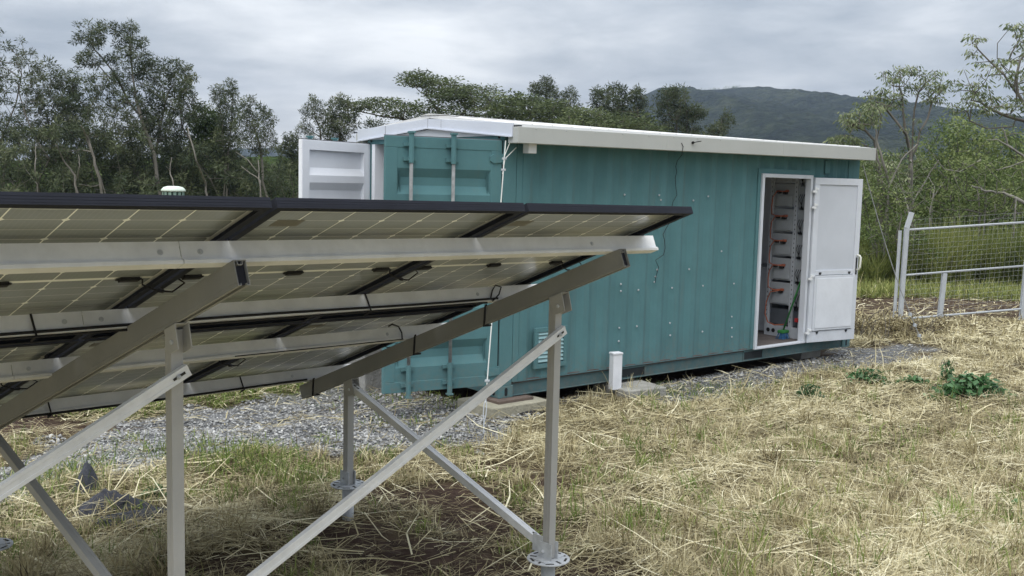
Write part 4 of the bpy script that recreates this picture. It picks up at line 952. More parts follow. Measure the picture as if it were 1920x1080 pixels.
leafy(1885, 955, .2, .16, .05, 40, 'dry curled leaf litter heap at the right edge of the field', 12, .07, tint=(.9, 1))

# ------------------------------------------------------------------ trees
def poly_sample(poly, n, r_, mind):
    P = np.array(poly, float); lo, hi = P.min(0), P.max(0); out = []; tries = 0
    while len(out) < n and tries < n*60:
        tries += 1; q = lo+(hi-lo)*r_.random(2)
        if in_poly(np.array([q[0]]), np.array([q[1]]), poly)[0] and all((q[0]-o[0])**2+(q[1]-o[1])**2 > mind*mind for o in out[-400:]): out.append(q)
    return np.array(out) if out else np.zeros((0, 2))
def skeleton(trunks, clumps, r_, step, rad_k=.016, rmin=.009, up=.5, rmax=9):
    """join every clump to the nearest lower limb; returns tube list"""
    nodes = []; par = []
    for tr in trunks:
        last = -1
        for a, b in zip(tr[:-1], tr[1:]):
            a = np.array(a); b = np.array(b); m_ = max(2, int(np.linalg.norm(b-a)/step))
            for i in range(m_ + (1 if b is tr[-1] else 0)):
                t = i/m_; p = a+(b-a)*t+r_.normal(0, step*.06, 3)
                if last < 0 and nodes and len(nodes) > 1:
                    dd = np.linalg.norm(np.array(nodes)-p, axis=1); j = int(np.argmin(dd)); last = j if dd[j] < step*2.5 else -1
                nodes.append(p); par.append(last); last = len(nodes)-1
    N0 = np.array(nodes); order = np.argsort([np.min(np.linalg.norm(N0-c, axis=1)) for c in clumps]) if len(clumps) else []
    leaf_nodes = []
    for ci in order:
        c = clumps[ci]; A = np.array(nodes); dv = c-A; dd = np.linalg.norm(dv, axis=1); cost = dd+np.maximum(-dv[:, 2], 0)*1.5-np.clip(dv[:, 2]/(dd+1e-6), 0, 1)*dd*.25*up
        j = int(np.argmin(cost)); a = A[j]; L_ = dd[j]; m_ = max(1, int(L_/step)); last = j
        for i in range(1, m_+1):
            t = i/m_; p = a+(c-a)*t; p = p+np.array([0, 0, -.12*L_*math.sin(math.pi*t)])+(r_.normal(0, .05*L_/m_+.01, 3) if i < m_ else 0)
            nodes.append(p); par.append(last); last = len(nodes)-1
        leaf_nodes.append(last)
    cnt = np.zeros(len(nodes)); 
    for l in leaf_nodes: cnt[l] += 1
    for i in range(len(nodes)-1, -1, -1):
        if par[i] >= 0 and par[i] < i: cnt[par[i]] += cnt[i]
    return np.array(nodes), par, np.clip(rad_k*np.sqrt(cnt+.3), rmin, rmax)
def limb_mesh(name, nodes, par, rad, m, parent, seg=5):
    ch = {}
    for i, p in enumerate(par):
        if p >= 0: ch.setdefault(p, []).append(i)
    b = MB(); started = set()
    def chain(start, first):
        pts = ([nodes[first]] if first is not None else [])+[nodes[start]]; rs = ([rad[start]*1.0] if first is not None else [])+[rad[start]]; cur = start
        while cur in ch:
            nx = max(ch[cur], key=lambda k: rad[k])
            for o in ch[cur]:
                if o != nx: todo.append((o, cur))
            pts.append(nodes[nx]); rs.append(rad[nx]); cur = nx
        if len(pts) > 1:
            rs[-1] *= .6; b.tube(pts, rs, seg, cap=False)
    todo = [(i, None) for i, p in enumerate(par) if p < 0]
    while todo: s_, f_ = todo.pop(); chain(s_, f_)
    return b.build(name, m, parent, smooth=True)
def foliage(name, C_, rad, style, per, m, parent, r_, base_t, tvar=.18):
    n = len(C_)*per; ci = np.repeat(np.arange(len(C_)), per); c = C_[ci]
    cr_ = (rad*r_.uniform(.65, 1.25, len(C_)))[ci]
    g = r_.normal(0, 1, (n, 3)); g /= np.linalg.norm(g, axis=1)[:, None]; rr_ = r_.random(n)**(.8 if style == 'needle' else .5)
    flat = {'needle': (1, 1, .8), 'disc': (1.3, 1.3, .33), 'whorl': (1, 1, .45), 'bush': (1, 1, .9)}[style]
    off = g*(rr_*cr_)[:, None]*np.array(flat); p = c+off
    ct = np.clip(base_t+r_.normal(0, tvar, len(C_)), 0, 1)[ci]
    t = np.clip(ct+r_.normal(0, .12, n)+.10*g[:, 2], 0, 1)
    if style == 'needle':
        d = g*.8+np.array([0, 0, -.1])+r_.normal(0, .4, (n, 3)); l_ = cr_*r_.uniform(.4, .85, n); w_ = l_*r_.uniform(.16, .30, n)
    elif style == 'disc':
        d = g*np.array([1, 1, .15])+r_.normal(0, .4, (n, 3))*np.array([1, 1, .4]); l_ = cr_*r_.uniform(.22, .42, n); w_ = l_*.42
    elif style == 'whorl':
        d = g*np.array([1, 1, .2])+np.array([0, 0, -.75]); l_ = r_.uniform(.06, .13, n); w_ = l_*.30
    else:
        d = g+r_.normal(0, .6, (n, 3)); l_ = cr_*r_.uniform(.2, .4, n); w_ = l_*.45
    d /= np.linalg.norm(d, axis=1)[:, None]; s_ = np.cross(d, r_.normal(0, 1, (n, 3))); s_ /= np.linalg.norm(s_, axis=1)[:, None]
    a = p; b = p+d*l_[:, None]; mid = (a+b)/2; w2 = s_*w_[:, None]*.5
    V = np.stack([a, mid+w2, b, mid-w2], 1)
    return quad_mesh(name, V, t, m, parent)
def tree(lab, cat, dist, trunks, crowns, style, fm, bm, seed, group=None, name='tree', crad=.34, per=80, mind=7, thick=.35, base_t=.36, radk=.0044, tn=None, tvar=.22, fine=1.):
    if style == 'needle' and fine: crad *= .54; mind *= .85; crowns = [(p_, int(n_c*1.3)) for p_, n_c in crowns]; per = int(per*.85)
    """trunks: image polylines; crowns: (polygon, clump count); built as solid 3-D wood and foliage at the given distance"""
    if style == 'whorl': crowns = [(p_, int(n_c*1.5)) for p_, n_c in crowns]
    r_ = np.random.default_rng(seed); allp = []; 
    for poly, n in crowns:
        q = poly_sample(poly, n, r_, mind); P = np.array(poly); wpx = (P[:, 0].max()-P[:, 0].min())*.5+12
        for a in q:
            dz = r_.normal(0, wpx*thick)/FPX*dist; allp.append(dpt(a[0], a[1], dist)+np.array([0, dz, 0]) if abs(dz) < 99 else 0)
    C_ = np.array(allp); T3 = []
    for k, tr in enumerate(trunks):
        o = r_.normal(0, .3) if k else 0
        T3.append([dpt(a, b_, dist+o*(1-i/len(tr))) for i, (a, b_) in enumerate(tr)])
        if tr[0][1] > 300 or k == 0: f = T3[-1][0].copy(); f[2] = -.2; T3[-1].insert(0, f)
    step = .9*dist/36*mind/7
    nd, par, rad = skeleton(T3, C_, r_, step, radk*dist/36)
    base = T3[0][0]
    e = empty(name, (float(base[0]), float(base[1]), 0), label=lab, cat=cat, group=group)
    off = np.array([base[0], base[1], 0])
    limb_mesh('trunk', nd-off, par, rad, bm, e); foliage('crown', C_-off, crad*dist/36, style, per, fm, e, r_, base_t, tvar)
    return e
CG = 'casuarina trees along the left skyline'
ND = 'casuarina'
tree('feathery casuarina at the left edge of the photo, with two pale leaning stems', 'tree', 36, [[(-25, 380), (-10, 300), (25, 190), (45, 100)], [(60, 380), (90, 300), (50, 210), (15, 130)]],
     [([(-80, 130), (-10, 100), (8, 60), (30, 80), (60, 75), (95, 140), (112, 195), (105, 260), (-80, 270)], 120)], 'needle', casu_m, bark_pale, 11, CG)
tree('rounded casuarina crown just right of the leftmost tree', 'tree', 37, [[(130, 380), (105, 290), (90, 210), (60, 140)]],
     [([(55, 140), (80, 118), (110, 125), (120, 160), (152, 200), (155, 260), (60, 265)], 85)], 'needle', casu_m, bark_pale, 12, CG, base_t=.5)
tree('short dark casuarina crown in the dip left of the tallest tree', 'tree', 38, [[(150, 380), (135, 290), (140, 200)]],
     [([(112, 150), (135, 132), (160, 160), (168, 230), (115, 240)], 55)], 'needle', casu_m, bark_dark, 13, CG, base_t=.34)
tree('tallest casuarina on the left skyline, with one long limb reaching left', 'tree', 35, [[(300, 375), (285, 285), (258, 190), (243, 110), (236, 55)], [(262, 215), (225, 160), (190, 110), (165, 75)], [(200, 375), (170, 280), (158, 235)], [(222, 160), (180, 118), (150, 112)]],
     [([(135, 70), (150, 58), (160, 45), (200, 42), (205, 72), (185, 92), (160, 80), (140, 80)], 26), ([(145, 100), (165, 92), (190, 105), (188, 125), (150, 125)], 16), ([(205, 48), (240, 38), (262, 50), (262, 62), (240, 72), (215, 66)], 16),
      ([(218, 76), (262, 70), (280, 100), (284, 130), (262, 140), (240, 110), (218, 92)], 30), ([(180, 138), (210, 130), (205, 100), (235, 105), (262, 170), (300, 240), (200, 262), (172, 230), (165, 175)], 110)], 'needle', casu_m, bark_pale, 14, CG, crad=.31)
tree('broad casuarina sloping down to the right of the tallest tree', 'tree', 36, [[(305, 375), (288, 300), (305, 220), (318, 170), (335, 130)], [(415, 375), (370, 300), (345, 240), (330, 190)], [(300, 250), (360, 190), (375, 180)]],
     [([(262, 130), (278, 108), (300, 118), (330, 112), (352, 122), (362, 155), (368, 185), (388, 205), (375, 225), (348, 232), (340, 265), (270, 262)], 150)], 'needle', casu_m, bark_pale, 15, CG)
tree('dark broad leaved tree filling the gap before the two slender casuarinas', 'tree', 38, [[(385, 375), (381, 300), (380, 230)]],
     [([(362, 228), (385, 208), (412, 214), (418, 240), (412, 285), (366, 285)], 60)], 'bush', bush_m, bark_pale, 16, crad=.36, per=110, base_t=.12)
tree('slender twin stemmed casuarina with narrow upright plumes', 'tree', 36, [[(420, 375), (423, 300), (415, 230), (406, 165)], [(424, 320), (431, 260), (434, 200), (433, 158)]],
     [([(397, 168), (410, 155), (418, 172), (418, 205), (408, 215)], 16), ([(422, 165), (434, 150), (444, 165), (440, 200), (448, 228), (444, 262), (412, 262), (410, 222), (424, 205)], 56), ([(398, 262), (450, 262), (452, 300), (396, 300)], 30)], 'needle', casu_m, bark_pale, 17, CG, crad=.28)
tree('rightmost of the left casuarinas, beside the patch of distant green hill', 'tree', 35, [[(502, 375), (490, 310), (478, 240), (463, 190)], [(495, 375), (470, 330), (448, 300)], [(486, 290), (505, 240), (512, 215)]],
     [([(448, 205), (462, 178), (480, 195), (510, 212), (512, 250), (520, 280), (488, 290), (460, 282), (450, 240)], 90)], 'needle', casu_m, bark_pale, 18, CG, crad=.28)
LOW = [('low dark casuarina thicket at the left edge, behind the pale trunks', -60, 120, 225), ('second low casuarina from the left, behind the tallest tree', 90, 230, 235), ('low dark casuarina behind the foot of the broad sloping tree', 200, 350, 245),
       ('low casuarina behind the dark broad leaved tree', 320, 450, 268), ('low casuarina at the foot of the rightmost pale trunk', 430, 545, 300)]
for i, (lb, xa, xb, yt) in enumerate(LOW):
    xm = (xa+xb)/2
    tree(lb, 'tree', 36.5+i*.3, [[(xm-20, 400), (xm-25, 330), (xm-10, 260)], [(xm+30, 400), (xm+15, 330), (xm+30, 280)],
          [(xm-45, 400), (xm-50, 330), (xm-58, 290)], [(xm+55, 400), (xm+38, 340), (xm+20, 300)], [(xm+5, 400), (xm-2, 350), (xm-30, 310)]],
         [([(xa, yt+18), (xm-20, yt), (xb-12, yt+14), (xb, yt+60), (xb, 390), (xa, 390)], 175 if i < 4 else 100)], 'needle', casu_m, bark_pale, 30+i, 'low casuarinas behind the pale trunks', crad=.44, per=90, base_t=.40, mind=5.5, thick=.9)
# pale bare stems in front of the thicket
def stems(lab, lst, dist, seed, m=bark_pale, name='bare_tree', r0=.07, rk=.62):
    r_ = np.random.default_rng(seed); e = None
    for k, (pl, r1) in enumerate(lst):
        pts = [dpt(a, b, dist+r_.normal(0, .3)) for a, b in pl]
        if pl[0][1] > 330: g_ = pts[0].copy(); g_[2] = -.1; pts.insert(0, g_)
        # smooth + wobble
        P = []; 
        for a, b in zip(pts[:-1], pts[1:]):
            for t in np.linspace(0, 1, 5)[:-1]: P.append(a+(b-a)*t+r_.normal(0, r1*.18, 3))
        P.append(pts[-1]); n = len(P)
        if e is None: e = empty(name, tuple(P[0]), label=lab, cat='tree'); o_ = P[0]
        MB().tube([p-o_ for p in P], [rk*r1*(1-.75*i/n) for i in range(n)], 6).build('trunk' if k == 0 else 'limb', m, e, smooth=True)
    return e
stems('bare pale forked stem in front of the thicket, under the tall left limb', [([(150, 395), (140, 330), (120, 300), (104, 270)], .09), ([(142, 340), (150, 310), (147, 290)], .05)], 33.5, 1)
stems('long pale stem leaning left in the thicket below the tallest tree', [([(198, 395), (180, 310), (165, 260), (152, 236)], .11), ([(170, 285), (150, 280), (125, 285)], .04), ([(190, 345), (178, 350), (148, 346)], .04)], 33.8, 2)
stems('thin pale stem near the left edge rising through the thicket', [([(78, 395), (66, 320), (68, 270)], .06), ([(70, 345), (50, 320), (40, 300)], .035)], 34, 3)
stems('pale stem with a long bare branch reaching left, before the rightmost casuarina', [([(492, 395), (486, 335), (484, 300)], .07), ([(488, 338), (470, 325), (452, 312)], .045), ([(485, 325), (465, 300), (442, 285)], .04)], 33.6, 4)
stems('pale curved stem behind the mint green vent cowl', [([(328, 395), (325, 340), (318, 320), (322, 295)], .06), ([(320, 325), (312, 312)], .03)], 34.2, 5)
stems('pale leaning stem right of the vent cowl', [([(394, 395), (385, 345), (368, 300), (352, 240)], .09)], 34, 6)
# middle group behind the container roof
tree('small dark tree just left of the open white cargo door', 'tree', 40, [[(552, 400), (548, 320), (547, 270)]], [([(525, 275), (540, 252), (560, 258), (566, 300), (566, 340), (530, 330), (524, 295)], 60)], 'needle', casu_m, bark_dark, 41, crad=.34)
tree('sparse open crowned casuarina above the white cargo door', 'tree', 40, [[(603, 400), (601, 260), (592, 220), (583, 188)], [(600, 255), (575, 240), (560, 237)]],
     [([(575, 190), (585, 178), (600, 190), (614, 200), (616, 245), (605, 255), (592, 225), (575, 205)], 34), ([(554, 240), (570, 228), (588, 238), (590, 262), (575, 262), (560, 248)], 16), ([(566, 200), (580, 200), (578, 225), (568, 222)], 6)], 'needle', casu_m, bark_dark, 42, crad=.25, mind=5, per=60)
tree('denser casuarina between the sparse one and the low spreading raintree', 'tree', 41, [[(630, 400), (632, 270), (640, 210)]],
     [([(617, 192), (640, 182), (662, 196), (668, 215), (664, 240), (648, 262), (610, 268), (612, 222)], 75)], 'needle', casu_m, bark_dark, 43, crad=.33, base_t=.5)
tree('small casuarina tuft just above the left end of the white roof', 'tree', 44, [[(705, 400), (703, 250)]], [([(686, 232), (705, 226), (722, 232), (718, 245), (690, 245)], 12)], 'needle', casu_m, bark_dark, 44, crad=.3)
tree('low spreading raintree with flat layers over the left end of the roof', 'tree', 42, [[(800, 400), (795, 260), (770, 226), (715, 218), (680, 208), (655, 200)], [(770, 226), (750, 205), (730, 195)]],
     [([(655, 196), (690, 184), (700, 200), (665, 210)], 26), ([(690, 190), (735, 185), (780, 198), (788, 218), (755, 212), (700, 206)], 60), ([(705, 212), (760, 214), (775, 224), (715, 220)], 14)], 'disc', alb_m, bark_dark, 45, crad=.28, mind=5, per=46, thick=.5, base_t=.5)
tree('big flat topped raintree leaning left over the middle of the roof', 'tree', 42, [[(850, 400), (845, 250), (820, 205), (800, 182), (778, 158)], [(845, 250), (880, 200), (905, 175)], [(840, 240), (815, 215)]],
     [([(753, 142), (780, 133), (812, 143), (808, 160), (778, 163), (760, 158)], 44), ([(795, 152), (830, 150), (870, 156), (890, 166), (882, 190), (815, 188), (800, 172)], 90), ([(870, 160), (905, 160), (926, 162), (935, 185), (940, 222), (790, 222), (785, 200), (815, 190)], 150)], 'disc', alb_m, bark_dark, 46, crad=.29, mind=5, per=50, thick=.5, base_t=.45)
tree('green rounded raintree crown right of the big leaning one', 'tree', 43, [[(985, 400), (985, 250), (975, 205)], [(1060, 400), (1055, 250), (1040, 210)]],
     [([(925, 205), (945, 195), (948, 178), (962, 172), (978, 184), (1000, 182), (1040, 192), (1075, 205), (1090, 245), (930, 240)], 190)], 'disc', alb_m, bark_dark, 47, crad=.34, mind=5, per=60, thick=.5, base_t=.4)
tree('casuarina rising behind the rounded raintree, two lobed against the sky', 'tree', 46, [[(1035, 400), (1040, 240), (1028, 190), (1022, 158)], [(1045, 250), (1065, 200), (1072, 175)]],
     [([(992, 162), (1005, 155), (1026, 143), (1038, 155), (1042, 178), (1015, 178), (998, 175)], 34), ([(1000, 176), (1045, 172), (1056, 200), (1050, 225), (1003, 215)], 36), ([(1052, 178), (1072, 163), (1083, 180), (1086, 210), (1062, 215), (1054, 195)], 30)], 'needle', casu_m, bark_dark, 48, crad=.27, per=60, mind=5)
tree('low green bushes of raintree above the middle of the roof line', 'tree', 41, [[(1120, 400), (1120, 260), (1115, 225)]], [([(1060, 212), (1100, 205), (1150, 215), (1200, 222), (1250, 245), (1060, 245)], 110)], 'disc', alb_m, bark_dark, 49, crad=.34, mind=5, per=60, base_t=.5)
tree('dense casuarina with a pointed top left of the hill shoulder', 'tree', 43, [[(1160, 400), (1160, 250), (1162, 170)], [(1200, 400), (1198, 250), (1192, 175)]],
     [([(1106, 188), (1118, 168), (1140, 165), (1160, 152), (1172, 168), (1178, 195), (1180, 255), (1112, 250), (1120, 215)], 100), ([(1180, 180), (1195, 160), (1210, 175), (1216, 210), (1228, 262), (1180, 258)], 55)], 'needle', casu_m, bark_dark, 50, crad=.32, per=75, mind=5)
tree('dark casuarina standing in front of the hill with a knobbly top', 'tree', 43, [[(1265, 400), (1268, 260), (1266, 175)], [(1290, 400), (1290, 260), (1312, 215)]],
     [([(1227, 180), (1240, 170), (1262, 162), (1280, 166), (1290, 188), (1286, 225), (1290, 262), (1230, 262), (1232, 215)], 85), ([(1285, 205), (1305, 196), (1322, 208), (1318, 222), (1290, 232)], 22), ([(1280, 235), (1315, 240), (1322, 268), (1280, 268)], 22)], 'needle', casu_m, bark_dark, 51, crad=.31, per=75, mind=5)
tree('small casuarina leaning right, last one before the open hillside', 'tree', 43, [[(1340, 400), (1338, 262), (1350, 235), (1362, 218)]],
     [([(1328, 240), (1350, 230), (1362, 210), (1376, 224), (1362, 240), (1340, 266), (1326, 262)], 34)], 'needle', casu_m, bark_pale, 52, crad=.28, per=60, mind=5)
# right group
WH = dict(style='whorl', fm=broad_m, bm=bark_pale)
tree('tall sparse tree with drooping leaf clusters right of the container', 'tree', 26, [[(1712, 480), (1706, 330), (1700, 250), (1690, 180), (1685, 140)], [(1706, 330), (1712, 240), (1722, 170), (1730, 135)], [(1708, 300), (1735, 220), (1760, 165)], [(1700, 255), (1660, 200), (1650, 175)]],
     [([(1652, 130), (1690, 122), (1735, 128), (1762, 138), (1776, 160), (1740, 178), (1690, 165), (1660, 160)], 44), ([(1612, 180), (1640, 165), (1690, 170), (1700, 205), (1650, 208), (1615, 200)], 36), ([(1725, 165), (1770, 160), (1768, 195), (1730, 190)], 14), ([(1680, 215), (1725, 210), (1730, 260), (1690, 280)], 8), ([(1660, 290), (1740, 280), (1745, 360), (1665, 370)], 34)],
     crad=.24, per=16, mind=4, seed=61, base_t=.55, radk=.0065, **WH)
tree('yellow green leaved sapling leaning left over the end of the roof', 'tree', 24, [[(1655, 480), (1652, 330), (1640, 260), (1600, 235), (1578, 228)], [(1650, 310), (1625, 275), (1585, 262)], [(1645, 270), (1655, 220), (1640, 205)]],
     [([(1565, 222), (1600, 205), (1635, 190), (1655, 215), (1630, 240), (1580, 240)], 46), ([(1558, 258), (1590, 248), (1620, 262), (1600, 276), (1562, 272)], 22), ([(1620, 300), (1690, 300), (1690, 380), (1625, 380)], 34)],
     crad=.24, per=17, mind=3.5, seed=62, base_t=.62, radk=.006, **WH)
tree('large open branched tree at the right edge with twiggy grey limbs', 'tree', 22, [[(1985, 480), (1970, 330), (1930, 230), (1905, 150), (1915, 70)], [(1930, 232), (1875, 215), (1840, 190), (1800, 190)], [(1925, 200), (1880, 140), (1835, 90), (1832, 75)], [(1900, 240), (1850, 240), (1790, 210)], [(1905, 160), (1870, 110), (1868, 60)], [(1940, 260), (1900, 250), (1865, 262)]],
     [([(1815, 62), (1842, 66), (1838, 82), (1818, 84)], 5), ([(1815, 95), (1830, 95), (1830, 106), (1816, 106)], 3), ([(1820, 118), (1870, 110), (1920, 60), (1960, 30), (1980, 130), (1920, 180), (1850, 140)], 56), ([(1780, 150), (1830, 140), (1860, 170), (1800, 180)], 12), ([(1785, 185), (1860, 170), (1960, 190), (1960, 225), (1880, 215), (1800, 210)], 44), ([(1885, 45), (1920, 38), (1930, 60), (1900, 70)], 8)],
     crad=.24, per=15, mind=4, seed=63, base_t=.6, radk=.0075, **WH)
tree('bushy green tree between the fence post and the hill', 'tree', 29, [[(1790, 480), (1785, 330), (1780, 260)]], [([(1742, 250), (1775, 225), (1810, 232), (1860, 250), (1930, 255), (1960, 330), (1960, 400), (1750, 400), (1735, 320)], 330)], 'bush', bush_m, bark_pale, 64, crad=.40, per=52, mind=6, base_t=.7)
tree('dense leafy thicket tree behind the container end and fence', 'tree', 30, [[(1680, 480), (1675, 380), (1690, 320)], [(1640, 480), (1635, 380)]], [([(1600, 300), (1640, 285), (1690, 310), (1745, 300), (1760, 420), (1600, 430)], 230)], 'bush', bush_m, bark_pale, 65, crad=.38, per=50, mind=6, base_t=.62)
tree('mid height leafy bush filling the space between the sapling and the fence post', 'tree', 23.6, [[(1690, 500), (1686, 400), (1680, 350)], [(1640, 500), (1645, 420)]], [([(1606, 345), (1650, 330), (1700, 350), (1740, 345), (1745, 470), (1606, 480)], 120)], 'bush', bush_m, bark_pale, 66, crad=.30, per=48, mind=6, base_t=.62)
tree('leafy green bush overhanging the middle of the fence top', 'tree', 25, [[(1840, 480), (1836, 400), (1830, 340)]], [([(1745, 330), (1800, 290), (1860, 300), (1930, 290), (1960, 410), (1750, 410)], 150)], 'bush', bush_m, bark_pale, 67, crad=.30, per=44, mind=6, base_t=.72)
LIMB = [('thick pale fallen limb reaching in from the right edge above the fence', [([(1990, 398), (1920, 378), (1880, 362), (1850, 360), (1822, 348)], .10), ([(1905, 372), (1895, 392), (1880, 400)], .04), ([(1850, 360), (1835, 345), (1822, 330)], .03), ([(1960, 400), (1925, 392), (1895, 392)], .07)]),
        ('bare twisted branches above the fallen limb at the right edge', [([(1990, 330), (1925, 300), (1890, 270), (1880, 240)], .07), ([(1925, 300), (1900, 310), (1870, 318)], .04), ([(1900, 280), (1870, 262), (1850, 262)], .035), ([(1840, 300), (1800, 322), (1770, 318), (1750, 290)], .035)]),
        ('tangle of dead pale branches just above the fence top rail', [([(1745, 395), (1752, 350), (1740, 330)], .04), ([(1750, 370), (1770, 340), (1775, 330)], .03), ([(1748, 360), (1725, 348)], .025), ([(1990, 420), (1900, 402), (1860, 415), (1835, 425)], .06)])]
for i, (lb, l_) in enumerate(LIMB): stems(lb, l_, 24.5+i*.5, 70+i, mat('bark_grey', (.20, .19, .17), .9, 0, .3, 3., .4, 9.), 'bare_tree')
for i, (lb, l_) in enumerate((('pale forked trunk just right of the container end', [([(1665, 520), (1662, 400), (1668, 350), (1650, 290), (1640, 235)], .10), ([(1666, 350), (1690, 300), (1720, 270)], .045), ([(1640, 500), (1630, 420), (1618, 360)], .05)]),
                              ('straight grey trunk behind the fence end post', [([(1713, 520), (1712, 400), (1708, 300)], .12), ([(1712, 380), (1740, 330), (1760, 300)], .05), ([(1710, 420), (1690, 350), (1672, 300)], .05), ([(1685, 520), (1682, 420), (1680, 350)], .06)]))):
    stems(lb, l_, 24+i, 80+i, mat('bark_grey', (.27,)*3), 'bare_tree')
# tall grass, undergrowth
n_ = 46000; x = rng.uniform(4.5, 17, n_); y = 23.2+.05*(x-9)+rng.random(n_)**1.2*4+.6*vn(x, x, 1.2); hh = (1.15+.35*vn(x, y, 1.1, 2))*rng.uniform(.5, 1.05, n_)*smooth(5.5, 9.5, x)+.45*rng.random(n_)
blades(n_, x, y, np.zeros(n_), hh, .012+.012*rng.random(n_), rng.uniform(0, 6.283, n_), rng.normal(1.28, .16, n_), rng.uniform(0, .7, n_), np.clip(.42+.2*vn(x, y, 2.2, 1)+rng.normal(0, .16, n_), 0, 1), 'tall_grass', tall_m)
n_ = 16000; x = rng.uniform(5, 16, n_); y = rng.uniform(21, 23.6, n_)
blades(n_, x, y, np.zeros(n_), rng.uniform(.08, .35, n_), .012+.01*rng.random(n_), rng.uniform(0, 6.283, n_), rng.normal(1.1, .3, n_), rng.uniform(0, .7, n_), np.clip(rng.normal(.5, .2, n_), 0, 1), 'tall_grass', tall_m)
def bushmass(name, xr, yr, zr, n, per, rad, m, base_t, kind='stuff', seed=1, prof=None):
    r_ = np.random.default_rng(seed); x = r_.uniform(*xr, n); y = r_.uniform(*yr, n); top = zr[1]*(.75+.25*vn(x, y, .35, seed)); z = zr[0]+(top-zr[0])*r_.random(n)**.8
    o = foliage(name, np.stack([x, y, z], -1), rad, 'bush', per, m, None, r_, base_t, .14); return tag(o, kind=kind)
bushmass('undergrowth', (6.0, 10), (25, 28), (.2, 1.6), 260, 70, .45, bush_m, .6, seed=3)
bushmass('undergrowth', (5, 34), (31, 36), (.2, 3.2), 900, 55, .75, bush_m, .6, seed=4)
bushmass('undergrowth', (-36, -4), (42, 50), (.2, 2.4), 1300, 55, .9, bush_m, .34, seed=5)
bushmass('undergrowth', (-6, 30), (46, 54), (.2, 3.6), 900, 55, 1.0, bush_m, .45, seed=6)
q = gpt(1640, 628); bushmass('dry_undergrowth', (q[0]-.5, q[0]+.6), (q[1]-.3, q[1]+.5), (.02, .28), 60, 50, .16, straw_m, .25, seed=9)
q = gpt(1720, 625); bushmass('dry_undergrowth', (q[0]-.5, q[0]+.5), (q[1]-.2, q[1]+.3), (.02, .22), 30, 40, .16, straw_m, .2, seed=10)
n_ = 14; tw = MB()
for k in range(34):
    q = gpt(random.choice([random.uniform(1605, 1690), random.uniform(1690, 1740)]), random.uniform(612, 640)); a = random.uniform(0, 6.28); l_ = random.uniform(.15, .4)
    tw.tube([(q[0], q[1], 0), (q[0]+math.cos(a)*l_*.4, q[1]+math.sin(a)*l_*.4, l_*.7), (q[0]+math.cos(a)*l_, q[1]+math.sin(a)*l_, l_)], [.006, .005, .002], 4)
tag(tw.build('dry_twigs', bark_dark), kind='stuff')

# ------------------------------------------------------------------ hills
def hill_mat(name, c1, c2, c3, sc):
    m = bpy.data.materials.new(name); m.use_nodes = True; t = m.node_tree; b = t.nodes['Principled BSDF']; b.inputs['Roughness'].default_value = 1; b.inputs['Specular IOR Level'].default_value = 0
    tc = t.nodes.new('ShaderNodeTexCoord')
    def nz(s, d):
        n = t.nodes.new('ShaderNodeTexNoise'); n.inputs['Scale'].default_value = s; n.inputs['Detail'].default_value = d; n.inputs['Roughness'].default_value = .65; t.links.new(tc.outputs['Object'], n.inputs[0]); return n.outputs[0]
    f = mth('ADD', mth('MULTIPLY', nz(sc*.12, 5), .5, nt=t), mth('MULTIPLY', nz(sc, 5), .5, nt=t), nt=t)
    r = t.nodes.new('ShaderNodeValToRGB'); t.links.new(f, r.inputs[0]); e = r.color_ramp.elements
    e[0].position = .4; e[0].color = (*c1, 1); e[1].position = .62; e[1].color = (*c3, 1); q = e.new(.5); q.color = (*c2, 1)
    t.links.new(r.outputs[0], b.inputs['Base Color'])
    bp = t.nodes.new('ShaderNodeBump'); bp.inputs['Strength'].default_value = 1; bp.inputs['Distance'].default_value = 1.6/sc
    v = t.nodes.new('ShaderNodeTexVoronoi'); v.inputs['Scale'].default_value = sc*1.3; t.links.new(tc.outputs['Object'], v.inputs[0])
    t.links.new(mth('SUBTRACT', nz(sc, 6), v.outputs['Distance'], nt=t), bp.inputs['Height']); t.links.new(bp.outputs[0], b.inputs['Normal'])
    return m
def hill(name, prof, dist, front, back, m, amp, wl, nx=300, nyy=70, seed=0, zfoot=-2):
    P = np.array([dpt(a, b, dist) for a, b in prof]); xs = np.linspace(P[0, 0], P[-1, 0], nx); zs = np.interp(xs, P[:, 0], P[:, 2])
    t = np.linspace(-1, 1, nyy); X, T = np.meshgrid(xs, t); Y = dist+np.where(T < 0, T*front, T*back)
    shape = np.where(T < 0, 1-(-T)**1.25, 1-T**1.6); Zr = zs[None]*shape+zfoot*(1-shape)
    gl = 1+.045*np.sin(X*6.28/(wl*9)+T*2)*np.clip(-T*2, 0, 1)*np.clip((T+1)*3, 0, 1)+.035*np.sin(X*6.28/(wl*4.3)+1.7+T*5)*np.clip(-T*3, 0, 1)
    r_ = np.random.default_rng(seed); nz = sum(np.sin(X*6.28/(wl*f)*c_+Y*6.28/(wl*f)*s_+ph)*f**.8 for f, c_, s_, ph in [(f, math.cos(a), math.sin(a), p) for f, a, p in zip(r_.uniform(.35, 1.5, 14), r_.uniform(0, 6.28, 14), r_.uniform(0, 6.28, 14))])/4
    Z = Zr*gl+nz*amp*np.clip(-T*4, .04, 1)
    V = np.stack([X, Y, Z], -1).reshape(-1, 3); i, j = np.meshgrid(np.arange(nx-1), np.arange(nyy-1)); a = (j*nx+i).reshape(-1)
    return tag(indexed_mesh(name, V, np.stack([a, a+1, a+nx+1, a+nx], -1), m, smooth=True), kind='structure')
hm = hill_mat('hill_forest', (.010, .017, .009), (.026, .037, .018), (.062, .074, .034), .13)
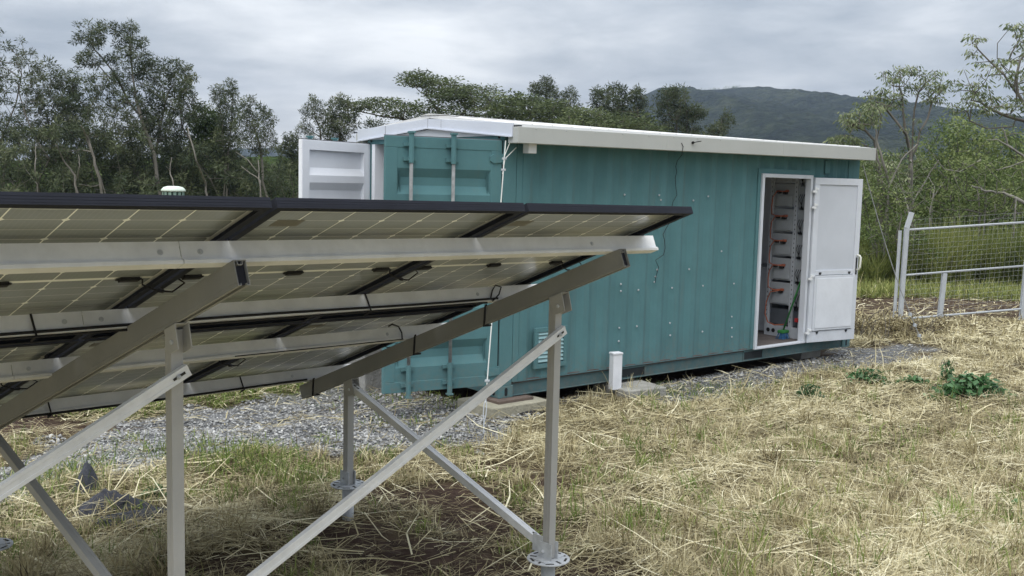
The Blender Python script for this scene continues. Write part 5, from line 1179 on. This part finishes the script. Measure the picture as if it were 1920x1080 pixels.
hill('mountain', [(880, 335), (980, 318), (1060, 280), (1120, 235), (1170, 200), (1203, 180), (1235, 165), (1262, 167), (1300, 169), (1345, 168), (1385, 165), (1410, 166), (1440, 172), (1480, 178), (1520, 179), (1560, 185), (1600, 190), (1640, 204), (1690, 215), (1740, 224), (1790, 236), (1830, 242), (1880, 244), (1930, 240), (2050, 250), (2300, 290)], 1000, 650, 300, hm, 2.0, 26, 520, 110)
hm2 = hill_mat('near_hill_forest', (.035, .06, .018), (.075, .115, .030), (.125, .165, .05), .5)
hill('green_hill', [(-500, 318), (-100, 305), (150, 300), (350, 298), (480, 296), (520, 293), (560, 299), (620, 303), (760, 312), (900, 330)], 150, 95, 90, hm2, .5, 5., 420, 120, 3)
hill('distant_ridge', [(250, 300), (400, 287), (470, 280), (520, 277), (560, 287), (640, 297), (760, 306), (850, 330)], 1300, 350, 150, hm, 3., 40, 200, 40, 5)
# ridge line trees on the mountain are too small to count
n_ = 150; pr = np.array([(1262, 167), (1300, 169), (1345, 168), (1385, 165), (1410, 166), (1440, 172), (1480, 178), (1520, 179), (1560, 185), (1600, 190), (1640, 204)], float)
xs = rng.uniform(1262, 1640, n_); xs = np.where(rng.random(n_) < .5, rng.choice([1345, 1372, 1378, 1428, 1480, 1500, 1598], n_)+rng.normal(0, 5, n_), xs); ys = np.interp(xs, pr[:, 0], pr[:, 1])
C_ = np.array([dpt(a, b-.3, 1000)+np.array([0, rng.normal(0, 6), rng.uniform(-.5, 1.2)]) for a, b in zip(xs, ys)])
tag(foliage('ridge_scrub', C_, 1.5, 'bush', 40, bush_m, None, rng, .3), kind='stuff')

# ------------------------------------------------------------------ haze
hz = MB().box(-1700, 1700, -950, 1500, -12, 135).build('haze', None or white)
m = bpy.data.materials.new('haze_air'); m.use_nodes = True; t = m.node_tree; t.nodes.clear(); o = t.nodes.new('ShaderNodeOutputMaterial'); pv = t.nodes.new('ShaderNodeVolumePrincipled')
pv.inputs['Color'].default_value = (.58, .70, .92, 1); pv.inputs['Density'].default_value = .00030; pv.inputs['Anisotropy'].default_value = .2
t.links.new(pv.outputs[0], o.inputs['Volume']); hz.data.materials.clear(); hz.data.materials.append(m); tag(hz, kind='stuff')
